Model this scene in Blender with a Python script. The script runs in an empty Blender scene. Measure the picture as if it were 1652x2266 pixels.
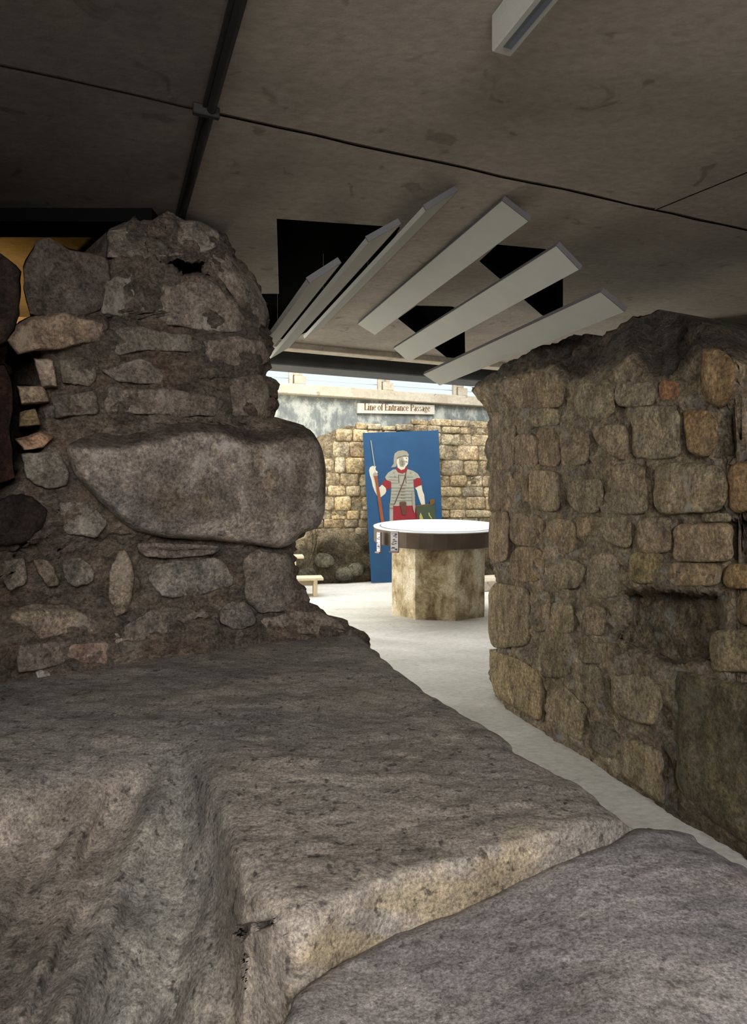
import bpy, bmesh, math, random
import numpy as np
from mathutils import Vector
from mathutils.geometry import tessellate_polygon

# ------------------------------------------------------------------ camera
F = 1420.0; CX = 826.0; HY = 1110.0; EYE = 1.3       # focal length in px, horizon row, eye height (1652x2266 frame)
scene = bpy.context.scene
C = scene.collection
cam = bpy.data.cameras.new('camera'); cam_o = bpy.data.objects.new('camera', cam); C.objects.link(cam_o)
cam_o.location = (0, 0, EYE); cam_o.rotation_euler = (math.radians(90), 0, 0)
cam.sensor_fit = 'VERTICAL'; cam.sensor_height = 36.0; cam.lens = F/2266*36.0
cam.shift_y = -(1133-HY)/2266.0
cam.clip_start = 0.02; cam.clip_end = 200
scene.camera = cam_o
# ------------------------------------------------------------------ sky, lights, exposure
w = bpy.data.worlds.new('overcast_sky'); scene.world = w; w.use_nodes = True
w.node_tree.nodes['Background'].inputs[0].default_value = (0.93, 0.97, 1.0, 1)
w.node_tree.nodes['Background'].inputs[1].default_value = 1.15

def area(name, loc, target, sx, sy, power, col):
    l = bpy.data.lights.new(name, 'AREA'); l.shape = 'RECTANGLE'; l.size = sx; l.size_y = sy
    l.energy = power; l.color = col
    o = bpy.data.objects.new(name, l); C.objects.link(o); o.location = loc
    o.rotation_euler = (Vector(target)-Vector(loc)).to_track_quat('-Z', 'Y').to_euler()
    return o
area('daylight_over_far_room', (0.9, 8.9, 4.4), (0.9, 9.0, 0), 6.0, 2.2, 260, (1.0, 0.97, 0.90))
area('window_light_far_room_left', (-3.6, 7.9, 1.35), (2.0, 6.6, 1.6), 2.4, 1.6, 185, (1.0, 0.95, 0.84))
area('daylight_from_entrance_behind', (0.35, -1.5, 2.5), (0.2, 3.2, 0.8), 2.4, 1.5, 205, (1.0, 0.975, 0.96))

def spot(name, loc, target, power, col, ang=100, blend=0.6, r=0.05):
    l = bpy.data.lights.new(name, 'SPOT'); l.energy = power; l.color = col; l.spot_size = math.radians(ang)
    l.spot_blend = blend; l.shadow_soft_size = r
    o = bpy.data.objects.new(name, l); C.objects.link(o); o.location = loc
    o.rotation_euler = (Vector(target)-Vector(loc)).to_track_quat('-Z', 'Y').to_euler()
spot('warm_lamp_behind_left_wall', (-2.5, 3.7, 1.75), (-2.6, 3.9, 2.6), 46, (1.0, 0.56, 0.13), 150)
spot('warm_lamp_left_recess', (-2.3, 2.75, 1.3), (-1.2, 2.55, 1.5), 3.0, (1.0, 0.60, 0.32), 90)
spot('warm_lamp_right_recess', (2.6, 2.0, 1.55), (1.3, 2.5, 1.45), 3.5, (1.0, 0.50, 0.20), 75)

scene.view_settings.view_transform = 'Standard'
scene.view_settings.look = 'None'
scene.view_settings.gamma = 1.0
scene.view_settings.use_curve_mapping = False
scene.view_settings.exposure = 0.0

random.seed(4)
rnd = random.Random(11)

# ------------------------------------------------------------------ maths helpers
def P(px, py, D):
    """point seen at frame position px,py standing D metres in front of the camera plane"""
    return np.array([D*(px-CX)/F, D, EYE-D*(py-HY)/F])

def Pz(px, py, Z):
    return P(px, py, (EYE-Z)*F/(py-HY))

def interp(x, xs, ys):
    return np.interp(x, xs, ys)

def smooth(a, b, x):
    t = np.clip((np.asarray(x, float)-a)/(b-a), 0, 1); return t*t*(3-2*t)

def _hash(ix, iy, iz, seed):
    h = (ix*374761393 + iy*668265263 + iz*2147483647 + seed*1274126177) & 0xffffffff
    h = ((h ^ (h >> 13))*1274126177) & 0xffffffff
    h = (h ^ (h >> 16)) & 0xffffffff
    return h/4294967295.0*2-1

def vnoise(p, seed=0):
    p = np.asarray(p, float); i = np.floor(p).astype(np.int64); f = p-i; u = f*f*f*(f*(f*6-15)+10)
    out = 0
    for dx in (0, 1):
        for dy in (0, 1):
            for dz in (0, 1):
                wgt = (u[..., 0] if dx else 1-u[..., 0])*(u[..., 1] if dy else 1-u[..., 1])*(u[..., 2] if dz else 1-u[..., 2])
                out = out + wgt*_hash(i[..., 0]+dx, i[..., 1]+dy, i[..., 2]+dz, seed)
    return out

def fbm(p, freq, octs=4, seed=0, gain=0.5, ridged=False):
    p = np.asarray(p, float)*freq; a = 1.0; s = 0; n = 0
    for k in range(octs):
        v = vnoise(p+17.3*k, seed+k)
        if ridged: v = 1-2*np.abs(v)
        s = s+a*v; n += a; a *= gain; p = p*2.03
    return s/n

# ------------------------------------------------------------------ materials
def _n(nt, t, **kw):
    n = nt.nodes.new(t)
    for k, v in kw.items(): setattr(n, k, v)
    return n

def ramp(nt, src, stops):
    r = _n(nt, 'ShaderNodeValToRGB'); e = r.color_ramp.elements
    e[0].position, e[0].color = stops[0][0], (*stops[0][1], 1)
    e[1].position, e[1].color = stops[-1][0], (*stops[-1][1], 1)
    for p_, c_ in stops[1:-1]:
        x = e.new(p_); x.color = (*c_, 1)
    nt.links.new(src, r.inputs[0]); return r.outputs[0]

def mix(nt, fac, a, b, mode='MIX'):
    m = _n(nt, 'ShaderNodeMix', data_type='RGBA', blend_type=mode)
    for s, v in ((0, fac), (6, a), (7, b)):
        if isinstance(v, (int, float)): m.inputs[s].default_value = v
        elif isinstance(v, tuple): m.inputs[s].default_value = (*v, 1)
        else: nt.links.new(v, m.inputs[s])
    return m.outputs[2]

def noise(nt, vec, scale, detail=6, rough=0.6, dist=0.0):
    n = _n(nt, 'ShaderNodeTexNoise'); n.inputs['Scale'].default_value = scale; n.inputs['Detail'].default_value = detail
    n.inputs['Roughness'].default_value = rough; n.inputs['Distortion'].default_value = dist
    nt.links.new(vec, n.inputs['Vector']); return n.outputs[0]

def base_mat(name, rough=0.9, spec=0.2):
    m = bpy.data.materials.new(name); m.use_nodes = True; nt = m.node_tree
    b = nt.nodes['Principled BSDF']; b.inputs['Roughness'].default_value = rough
    b.inputs['Specular IOR Level'].default_value = spec
    return m, nt, b

def plain(name, col, rough=0.7, spec=0.25, metal=0.0, var=0.12, scale=6.0, bump=0.0):
    m, nt, b = base_mat(name, rough, spec); b.inputs['Metallic'].default_value = metal
    tc = _n(nt, 'ShaderNodeTexCoord')
    f = noise(nt, tc.outputs['Object'], scale)
    lo = tuple(c*(1-var) for c in col); hi = tuple(min(1, c*(1+var)) for c in col)
    nt.links.new(ramp(nt, f, [(0.3, lo), (0.7, hi)]), b.inputs['Base Color'])
    if bump:
        bm = _n(nt, 'ShaderNodeBump'); bm.inputs['Strength'].default_value = bump; bm.inputs['Distance'].default_value = 0.01
        nt.links.new(noise(nt, tc.outputs['Object'], scale*12), bm.inputs['Height']); nt.links.new(bm.outputs[0], b.inputs['Normal'])
    return m

def rock(name, dark, mid, light, scale=5.0, grain=90.0, bump=0.8, dist=0.02, white=0.0, pits=0.45, stretch=(1, 1, 1), rot=0.0, stain=None, wscale=9.0, coarse=0.75):
    """weathered stone: blotches, grain, mineral specks, pale lime bloom; times the mesh's own tint and the object's colour"""
    m, nt, b = base_mat(name, 0.88, 0.25); L = nt.links
    geo = _n(nt, 'ShaderNodeTexCoord')
    mp = _n(nt, 'ShaderNodeMapping'); mp.inputs['Scale'].default_value = stretch; mp.inputs['Rotation'].default_value = (0, 0, rot)
    L.new(geo.outputs['Object'], mp.inputs[0]); v = mp.outputs[0]; raw = geo.outputs['Object']
    n1 = noise(nt, v, scale, 9, 0.68, 0.4)
    col = ramp(nt, n1, [(0.30, dark), (0.5, mid), (0.72, light)])
    n2 = noise(nt, raw, scale*0.35, 4, 0.55)
    col = mix(nt, 0.55, col, ramp(nt, n2, [(0.35, (0.62, 0.64, 0.68)), (0.65, (1.22, 1.16, 1.05))]), 'MULTIPLY')
    n3 = noise(nt, raw, grain, 5, 0.8, 0.15)
    n3b = noise(nt, v, grain*0.22, 5, 0.7, 0.4)
    col = mix(nt, coarse, col, ramp(nt, n3b, [(0.36, (0.62, 0.60, 0.58)), (0.5, (1, 1, 1)), (0.64, (1.45, 1.42, 1.36))]), 'MULTIPLY')
    col = mix(nt, 0.8, col, ramp(nt, n3, [(0.38, (0.40, 0.38, 0.37)), (0.5, (1, 1, 1)), (0.63, (1.75, 1.72, 1.66))]), 'MULTIPLY')
    n4 = noise(nt, raw, grain*0.28, 4, 0.6)
    col = mix(nt, pits, col, ramp(nt, n4, [(0.33, (0.25, 0.24, 0.24)), (0.42, (1, 1, 1)), (0.9, (1.05, 1.05, 1.05))]), 'MULTIPLY')
    if stain:
        n6 = noise(nt, raw, 2.3, 5, 0.6, 0.6)
        col = mix(nt, ramp(nt, n6, [(0.55, (0, 0, 0)), (0.68, (0.75, 0.75, 0.75))]), col, stain)
    if white:
        n5 = noise(nt, raw, wscale, 10, 0.72, 0.5)
        msk = ramp(nt, n5, [(0.60-0.1*white, (0, 0, 0)), (0.72-0.08*white, (0.8, 0.8, 0.8))])
        col = mix(nt, msk, col, (0.50, 0.50, 0.47))
    at = _n(nt, 'ShaderNodeAttribute', attribute_name='tint')
    col = mix(nt, 1.0, col, at.outputs['Color'], 'MULTIPLY')
    oi = _n(nt, 'ShaderNodeObjectInfo')
    col = mix(nt, 1.0, col, oi.outputs['Color'], 'MULTIPLY')
    L.new(col, b.inputs['Base Color'])
    h1 = noise(nt, v, scale*4, 8, 0.7, 0.3)
    h2 = noise(nt, raw, grain*0.5, 7, 0.75)
    a1 = _n(nt, 'ShaderNodeMath', operation='MULTIPLY_ADD'); L.new(h2, a1.inputs[0]); a1.inputs[1].default_value = 0.30; L.new(h1, a1.inputs[2])
    bm = _n(nt, 'ShaderNodeBump'); bm.inputs['Strength'].default_value = bump; bm.inputs['Distance'].default_value = dist
    L.new(a1.outputs[0], bm.inputs['Height']); L.new(bm.outputs[0], b.inputs['Normal'])
    return m

M = {}
M['slab'] = rock('gritstone_slab', (0.155, 0.146, 0.136), (0.265, 0.25, 0.234), (0.41, 0.388, 0.362), 5.0, 150, 0.7, 0.006, white=0.0, stretch=(0.75, 1.5, 1.3), rot=-0.35, pits=0.85, coarse=0.5)
M['slab2'] = rock('grey_gritstone_slab', (0.165, 0.158, 0.158), (0.28, 0.267, 0.268), (0.42, 0.40, 0.40), 5, 170, 0.6, 0.005, stretch=(0.8, 1.3, 1.2), rot=-0.3, pits=0.6, coarse=0.5)
M['pier'] = rock('rubble_mortar', (0.135, 0.118, 0.106), (0.24, 0.21, 0.19), (0.38, 0.34, 0.31), 8, 70, 1.0, 0.03, white=0.3, stretch=(1, 1, 1.8))
M['pstone'] = rock('rubble_stone', (0.15, 0.136, 0.126), (0.28, 0.255, 0.235), (0.45, 0.415, 0.385), 6, 75, 0.9, 0.022, white=0.45, wscale=6)
M['rmort'] = rock('crumbly_sandstone_mortar', (0.17, 0.135, 0.09), (0.34, 0.275, 0.19), (0.54, 0.46, 0.34), 10, 60, 1.0, 0.05, white=0.6, wscale=11, stretch=(1.3, 1.3, 0.8))
M['rstone'] = rock('sandstone_block', (0.20, 0.165, 0.115), (0.40, 0.34, 0.25), (0.58, 0.505, 0.39), 9, 65, 1.0, 0.04, white=0.35, stretch=(1.4, 1.4, 0.8))
M['fmort'] = rock('pale_mortar', (0.14, 0.115, 0.075), (0.27, 0.22, 0.145), (0.42, 0.36, 0.26), 5, 40, 1.0, 0.05)
M['fstone'] = rock('golden_sandstone', (0.29, 0.23, 0.14), (0.48, 0.39, 0.25), (0.68, 0.58, 0.41), 4, 30, 0.9, 0.03)
M['fbed'] = rock('mossy_bedrock', (0.065, 0.06, 0.045), (0.14, 0.13, 0.095), (0.25, 0.235, 0.18), 3, 25, 1.0, 0.08)

def concrete(name, a, b_, c, bump=0.25, scale=1.3, marks=0.5):
    m, nt, b = base_mat(name, 0.85, 0.2); L = nt.links
    tc = _n(nt, 'ShaderNodeTexCoord'); v = tc.outputs['Object']
    mp = _n(nt, 'ShaderNodeMapping'); mp.inputs['Rotation'].default_value = (0, 0, -0.38); mp.inputs['Scale'].default_value = (0.8, 1.5, 1)
    L.new(v, mp.inputs[0])
    col = ramp(nt, noise(nt, mp.outputs[0], scale, 7, 0.6, 0.5), [(0.3, a), (0.5, b_), (0.7, c)])
    col = mix(nt, 0.6, col, ramp(nt, noise(nt, mp.outputs[0], 26, 6, 0.7), [(0.36, (0.72, 0.71, 0.70)), (0.6, (1.10, 1.10, 1.10))]), 'MULTIPLY')
    col = mix(nt, marks, col, ramp(nt, noise(nt, v, 6.5, 3, 0.5, 0.8), [(0.30, (0.35, 0.32, 0.29)), (0.36, (1, 1, 1)), (1, (1, 1, 1))]), 'MULTIPLY')
    L.new(col, b.inputs['Base Color'])
    bm = _n(nt, 'ShaderNodeBump'); bm.inputs['Strength'].default_value = bump; bm.inputs['Distance'].default_value = 0.004
    L.new(noise(nt, mp.outputs[0], 30, 7, 0.7), bm.inputs['Height']); L.new(bm.outputs[0], b.inputs['Normal'])
    return m
M['ceil'] = concrete('ceiling_concrete', (0.27, 0.236, 0.20), (0.345, 0.305, 0.26), (0.42, 0.372, 0.312))
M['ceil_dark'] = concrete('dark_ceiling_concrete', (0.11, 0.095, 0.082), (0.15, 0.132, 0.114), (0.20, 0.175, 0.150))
M['joint'] = None
M['floor'] = concrete('floor_screed', (0.50, 0.49, 0.445), (0.60, 0.59, 0.55), (0.70, 0.69, 0.65), 0.15, 1.6, 0.25)
M['ledge'] = concrete('pale_concrete', (0.44, 0.38, 0.29), (0.55, 0.49, 0.39), (0.62, 0.57, 0.47), 0.3, 3)

def blotchy():
    m, nt, b = base_mat('weathered_concrete', 0.85); L = nt.links; tc = _n(nt, 'ShaderNodeTexCoord')
    mp = _n(nt, 'ShaderNodeMapping'); mp.inputs['Scale'].default_value = (1.4, 1.4, 0.9); L.new(tc.outputs['Object'], mp.inputs[0])
    col = ramp(nt, noise(nt, mp.outputs[0], 3.0, 10, 0.75, 0.3), [(0.36, (0.16, 0.18, 0.18)), (0.50, (0.25, 0.27, 0.26)), (0.56, (0.45, 0.47, 0.43)), (0.66, (0.55, 0.56, 0.50))])
    L.new(col, b.inputs['Base Color']); return m
M['blotch'] = blotchy()

def pedestal_mat():
    m, nt, b = base_mat('stained_plinth_concrete', 0.85); L = nt.links; tc = _n(nt, 'ShaderNodeTexCoord')
    mp = _n(nt, 'ShaderNodeMapping'); mp.inputs['Scale'].default_value = (1, 1, 0.7); L.new(tc.outputs['Object'], mp.inputs[0])
    col = ramp(nt, noise(nt, mp.outputs[0], 4.2, 9, 0.68, 0.3), [(0.36, (0.15, 0.11, 0.06)), (0.45, (0.32, 0.255, 0.15)), (0.52, (0.50, 0.42, 0.27)), (0.62, (0.74, 0.68, 0.54))])
    col = mix(nt, 0.6, col, ramp(nt, noise(nt, tc.outputs['Object'], 60, 6, 0.7), [(0.35, (0.55, 0.53, 0.5)), (0.6, (1.15, 1.15, 1.15))]), 'MULTIPLY')
    L.new(col, b.inputs['Base Color'])
    bm = _n(nt, 'ShaderNodeBump'); bm.inputs['Strength'].default_value = 0.5; bm.inputs['Distance'].default_value = 0.01
    L.new(noise(nt, tc.outputs['Object'], 50), bm.inputs['Height']); L.new(bm.outputs[0], b.inputs['Normal'])
    return m
M['plinth'] = pedestal_mat()
M['rim'] = plain('brown_rim', (0.115, 0.085, 0.062), 0.6, var=0.2, scale=5)
M['top'] = plain('white_laminate', (0.84, 0.87, 0.9), 0.35, 0.4, var=0.03)
M['white'] = plain('white_paint', (0.47, 0.475, 0.43), 0.6, var=0.04, bump=0.1)
M['edge'] = plain('shaded_edge_grey', (0.13, 0.125, 0.13), 0.8, var=0.1)  # board-end shade put into the colour; also serves the table groove
M['black'] = plain('flat_black', (0.006, 0.006, 0.006), 0.95, 0.0)  # near black for the ceiling openings and the downstand
M['joint'] = plain('dirty_joint', (0.03, 0.026, 0.022), 0.95, 0.0)
M['dark'] = plain('dark_steel', (0.02, 0.018, 0.018), 0.6)
M['darkwall'] = plain('dark_plaster', (0.035, 0.025, 0.020), 0.9, var=0.35, scale=3, bump=0.3)
M['ochre'] = plain('ochre_board', (0.5, 0.36, 0.14), 0.8, var=0.15)
M['beam'] = plain('grey_beam', (0.10, 0.105, 0.105), 0.7, var=0.15)
M['wood'] = plain('pale_timber', (0.62, 0.54, 0.39), 0.6, var=0.12, scale=9)
M['blue'] = plain('blue_paint', (0.020, 0.072, 0.165), 0.6, var=0.12, scale=3)
M['skin'] = plain('painted_cream', (0.56, 0.53, 0.43), 0.6, var=0.02)
M['armour'] = plain('painted_grey', (0.31, 0.31, 0.26), 0.6, var=0.08, scale=20)
M['armour2'] = plain('painted_dark_grey', (0.12, 0.125, 0.10), 0.6, var=0.1)
M['helmet'] = plain('painted_taupe', (0.28, 0.265, 0.21), 0.6, var=0.08, scale=20)
M['red'] = plain('painted_crimson', (0.23, 0.022, 0.030), 0.6, var=0.1)
M['brown'] = plain('painted_brown', (0.10, 0.045, 0.028), 0.6, var=0.1)
M['shaft'] = plain('painted_russet', (0.25, 0.075, 0.032), 0.6, var=0.1)
M['green'] = plain('painted_olive', (0.05, 0.068, 0.042), 0.6, var=0.15)
M['yellow'] = plain('painted_mustard', (0.35, 0.33, 0.10), 0.6, var=0.05)
M['sign'] = plain('cream_sign', (0.66, 0.63, 0.54), 0.5, var=0.03)
M['ink'] = plain('brown_ink', (0.15, 0.075, 0.014), 0.6, var=0.02)
M['paper'] = plain('white_paper', (0.66, 0.66, 0.68), 0.5, var=0.02)
M['purple'] = plain('purple_ink', (0.13, 0.10, 0.26), 0.5, var=0.1)
M['pink'] = plain('plum_metal', (0.25, 0.17, 0.17), 0.5, var=0.05)
M['diff'] = plain('unlit_tube_cover', (0.13, 0.16, 0.20), 0.3, 0.5, var=0.03)
M['grill'] = plain('grey_channel', (0.10, 0.11, 0.12), 0.4, 0.5)
M['render'] = plain('pale_render', (0.80, 0.76, 0.66), 0.8, var=0.05)

def glass_mat():
    m = bpy.data.materials.new('roof_glass'); m.use_nodes = True; nt = m.node_tree; nt.nodes.clear()
    o = _n(nt, 'ShaderNodeOutputMaterial'); t = _n(nt, 'ShaderNodeBsdfTransparent'); g = _n(nt, 'ShaderNodeBsdfGlossy')
    t.inputs[0].default_value = (0.93, 0.97, 0.97, 1); g.inputs['Roughness'].default_value = 0.05
    fr = _n(nt, 'ShaderNodeFresnel'); fr.inputs[0].default_value = 1.3; mx = _n(nt, 'ShaderNodeMixShader')
    nt.links.new(fr.outputs[0], mx.inputs[0]); nt.links.new(t.outputs[0], mx.inputs[1]); nt.links.new(g.outputs[0], mx.inputs[2])
    nt.links.new(mx.outputs[0], o.inputs[0]); return m
M['glass'] = glass_mat()

# ------------------------------------------------------------------ object helpers
def link(name, me, mats, parent=None, color=None, recentre=True):
    if not isinstance(mats, (list, tuple)): mats = [mats]
    for m in mats: me.materials.append(m)
    o = bpy.data.objects.new(name, me); C.objects.link(o)
    if parent is not None: o.parent = parent
    if color is not None: o.color = (*color, 1)
    return o

def add_tint(me, tint=None):
    a = me.color_attributes.new('tint', 'FLOAT_COLOR', 'POINT')
    n = len(me.vertices)
    arr = np.ones((n, 4), np.float32)
    if tint is not None: arr[:, :3] = tint
    a.data.foreach_set('color', arr.ravel())

def from_data(name, verts, faces, mats, parent=None, color=None, tint=None, smooth_=True, fmats=None):
    me = bpy.data.meshes.new(name)
    me.from_pydata([tuple(map(float, v)) for v in verts], [], faces); me.update()
    bm = bmesh.new(); bm.from_mesh(me); bmesh.ops.recalc_face_normals(bm, faces=bm.faces); bm.to_mesh(me); bm.free()
    add_tint(me, tint)
    if smooth_: me.polygons.foreach_set('use_smooth', [True]*len(me.polygons))
    if fmats is not None: me.polygons.foreach_set('material_index', fmats)
    return link(name, me, mats, parent, color)

def tag(o, label, cat, group=None):
    o['label'] = label; o['category'] = cat
    if group: o['group'] = group
    return o

def struct(o, label=None):
    o['kind'] = 'structure'
    if label: o['label'] = label
    return o

def empty(name, loc):
    o = bpy.data.objects.new(name, None); C.objects.link(o); o.location = loc; o.empty_display_size = 0.1
    return o

def part_world(o, root):
    """parent a part built in world coordinates to an empty standing at the thing's base"""
    o.parent = root
    me = o.data; me.transform(__import__('mathutils').Matrix.Translation(-root.location))
    return o

def box_verts(o, u, v, w_):
    o, u, v, w_ = map(np.array, (o, u, v, w_))
    return [o, o+u, o+u+v, o+v, o+w_, o+u+w_, o+u+v+w_, o+v+w_]
BF = [(0, 1, 2, 3), (4, 5, 6, 7), (0, 1, 5, 4), (1, 2, 6, 5), (2, 3, 7, 6), (3, 0, 4, 7)]

def box(name, o, u, v, w_, mat, parent=None, bevel=0.004):
    """box from corner o with edge vectors u, v, w_"""
    me = bpy.data.meshes.new(name); bm = bmesh.new()
    vs = [bm.verts.new(tuple(map(float, p))) for p in box_verts(o, u, v, w_)]
    for f in BF: bm.faces.new([vs[i] for i in f])
    bmesh.ops.recalc_face_normals(bm, faces=bm.faces)
    if bevel: bmesh.ops.bevel(bm, geom=list(bm.edges), offset=bevel, segments=1, affect='EDGES')
    bm.to_mesh(me); bm.free(); add_tint(me)
    return link(name, me, mat, parent)

def prism(name, poly, ext, mats, parent=None, holes=(), hole_mat=0, smooth_=False, side_dark=False):
    """flat polygon (with holes) thickened by vector ext; hole walls take material hole_mat"""
    ext = np.array(ext, float); loops = [list(map(np.array, poly))]+[list(map(np.array, h)) for h in holes]
    tris = tessellate_polygon([[Vector(p) for p in l] for l in loops])
    flat = [p for l in loops for p in l]; n = len(flat)
    verts = flat+[p+ext for p in flat]; faces = []; fm = []
    for t in tris: faces += [tuple(t), tuple(i+n for i in reversed(t))]; fm += [0, 0]
    s = 0
    for k, l in enumerate(loops):
        for i in range(len(l)):
            a = s+i; b = s+(i+1) % len(l); faces.append((a, b, b+n, a+n)); fm.append(hole_mat if (k or side_dark) else 0)
        s += len(l)
    return from_data(name, verts, faces, mats, parent, smooth_=smooth_, fmats=fm)

def grid_body(name, G, back, mat, parent=None, color=None, tint=None, amp=0.02, freq=5.0, fine=0.006, seed=0, skirt_z=None, streak=None):
    """G: rows x cols x 3 front surface, roughened along its normals; closed behind by shifting by `back` or down to skirt_z"""
    R_, K, _ = G.shape
    du = np.gradient(G, axis=1); dv = np.gradient(G, axis=0); N = np.cross(du, dv)
    N /= (np.linalg.norm(N, axis=2, keepdims=True)+1e-9)
    Q = G if streak is None else G*np.array(streak)
    if np.mean(np.sum(N*(np.array([0, 0, EYE])-G), axis=2)) < 0: N = -N
    h = amp*fbm(Q, freq, 5, seed)+fine*fbm(Q, freq*7, 3, seed+9)+amp*0.5*fbm(Q, freq*1.7, 3, seed+21, ridged=True)
    G2 = G+N*h[..., None]
    verts = G2.reshape(-1, 3); idx = np.arange(R_*K).reshape(R_, K)
    faces = np.stack([idx[:-1, :-1], idx[:-1, 1:], idx[1:, 1:], idx[1:, :-1]], -1).reshape(-1, 4).tolist()
    loop = list(idx[0, :])+list(idx[1:, -1])+list(idx[-1, -2::-1])+list(idx[-2:0:-1, 0])
    lv = verts[loop]; n0 = len(verts)
    if skirt_z is not None:
        bv = lv.copy(); bv[:, 2] = skirt_z
    else:
        bv = lv+np.array(back)
    mid = (lv+bv)/2+0.0
    allv = np.concatenate([verts, mid, bv]); m_ = len(loop)
    for i in range(m_):
        j = (i+1) % m_
        faces.append((int(loop[i]), int(loop[j]), n0+j, n0+i)); faces.append((n0+i, n0+j, n0+m_+j, n0+m_+i))
    faces.append(tuple(n0+m_+i for i in range(m_)))
    tt = None
    if tint is not None:
        tt = np.concatenate([tint.reshape(-1, 3), tint.reshape(-1, 3)[loop], tint.reshape(-1, 3)[loop]])
    return from_data(name, allv, faces, mat, parent, color, tt)

def resample(poly, n, jit, seed, sm=1):
    p = np.array(poly, float); q = np.roll(p, -1, 0); d = np.hypot(*(q-p).T); s = np.concatenate([[0], np.cumsum(d)])
    t = np.linspace(0, s[-1], n, endpoint=False); out = []
    for v in t:
        k = min(np.searchsorted(s, v, 'right')-1, len(p)-1); a = (v-s[k])/max(d[k], 1e-6); out.append(p[k]*(1-a)+q[k]*a)
    out = np.array(out)
    for _ in range(sm): out = 0.5*out+0.25*(np.roll(out, 1, 0)+np.roll(out, -1, 0))   # round corners
    c = out.mean(0); r = np.hypot(*(out-c).T).mean()
    ph = np.linspace(0, 2*math.pi, n, endpoint=False)
    o3 = np.stack([np.cos(ph)*1.3, np.sin(ph)*1.3, np.full(n, seed*3.7)], 1)
    k1 = fbm(o3, 2.6, 4, 5)
    return c+(out-c)*(1+jit*k1[:, None])

STONES = []
def stone(parent, poly, D, mat, proud=0.03, embed=0.06, n=28, rough=0.008, color=(1, 1, 1), seed=None, jit=0.06, to3=None, tintf=None, name='stone', rings=(1.02, 1.0, 0.985, 0.955, 0.89, 0.76, 0.6, 0.4, 0.2), freq=14, flat=False, sm=1):
    """one stone: outline in the wall's own picture plane, lifted `proud` off the mortar with a rounded arris and a broken face"""
    seed = seed if seed is not None else rnd.randrange(999)
    o = resample(poly, n, jit, seed, sm); c = o.mean(0)
    prof = {0: -embed, 1: 0.0, 2: proud*0.45, 3: proud*0.8, 4: proud}
    verts = []; tn = []
    tiltx, tilty = rnd.uniform(-1, 1)*proud*0.25, rnd.uniform(-1, 1)*proud*0.25
    span = np.abs(o-c).max(0)+1e-6
    for k, s in enumerate(rings):
        for q in o:
            x, y = c+(q-c)*s
            h = prof.get(k, proud*1.04)
            if k > 1: h += tiltx*(x-c[0])/span[0]+tilty*(y-c[1])/span[1]
            verts.append(to3(x, y, h) if to3 else P(x, y, D(x, y)-h)); tn.append((x, y))
    x, y = c; verts.append(to3(x, y, proud*1.04) if to3 else P(x, y, D(x, y)-proud*1.04)); tn.append((x, y))
    V = np.array(verts)
    r = rough*(fbm(V+seed*1.31, freq, 4, 3)+0.6*fbm(V+seed, freq*0.4, 2, 8))
    V[n:, 1] -= (r[n:])*1.2; V[n:, 0] += 0.3*r[n:]; V[n:, 2] += 0.3*r[n:]
    F_ = []
    for k in range(len(rings)-1):
        for i in range(n):
            j = (i+1) % n; F_.append((k*n+i, k*n+j, (k+1)*n+j, (k+1)*n+i))
    b = (len(rings)-1)*n
    for i in range(n): F_.append((b+i, b+(i+1) % n, len(V)-1))
    F_.append(tuple(range(n-1, -1, -1)))
    tint = None
    if tintf: tint = np.array([tintf(*q) for q in tn])
    ob = from_data(name, V, F_, mat, parent, color, tint, smooth_=not flat)
    return ob

def rr(x0, x1, y0, y1, k=0.16, sk=0.0):
    if x1 > 100: g = 4; x0 -= g; x1 += g; y0 -= g; y1 += g; k *= 0.7
    """rounded, slightly irregular block outline"""
    w_, h = x1-x0, y1-y0; j = lambda a: rnd.uniform(-1, 1)*a
    a = min(w_, h)*k
    return [(x0+a, y0+j(h*.04)), (x1-a, y0+j(h*.04)+sk), (x1, y0+a+sk), (x1+j(w_*.03), y1-a+sk), (x1-a, y1+sk+j(h*.03)), (x0+a, y1+j(h*.03)), (x0+j(w_*.03), y1-a), (x0, y0+a)]

D2 = np.array([0.9265, 0.3763, 0]); D1 = np.array([-0.3763, 0.9265, 0]); D1s = np.array([-0.3287, 0.9444, 0]); UP = np.array([0, 0, 1.0])

# ================================================================== THE SHELL
# floor
fl = box('floor', (-6, -3.6, -0.2), (14, 0, 0), (0, 18, 0), (0, 0, 0.2), M['floor'], bevel=0); struct(fl, 'pale concrete floor of the passage and far room')

ZC = 2.6
def pc(px, py, z=ZC): return Pz(px, py, z)
yA = lambda x: 1.913+0.401*(x+1.113)
yF = lambda x: 5.6+0.406*x
ceil = empty('ceiling', (0, 0, ZC)); struct(ceil, 'shuttered concrete ceiling in large slabs')
def v3(x, y): return (x, y, ZC)
def rough_line(xa, xb, f, off, n=60, seed=0):
    xs = np.linspace(xa, xb, n); pts = np.stack([xs, xs*0, xs*0+seed], 1)
    return [(x, f(x)+off+0.016*k) for x, k in zip(xs, fbm(pts, 6, 3, 2))]
near_edge = rough_line(-6, 1.25, yA, -0.011, 60, 1)
cdir = np.array([0.56, -0.83])
cl = [(1.25+cdir[0]*t, yA(1.25)+cdir[1]*t) for t in np.linspace(0, 7.0, 10)]
h = []
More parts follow.
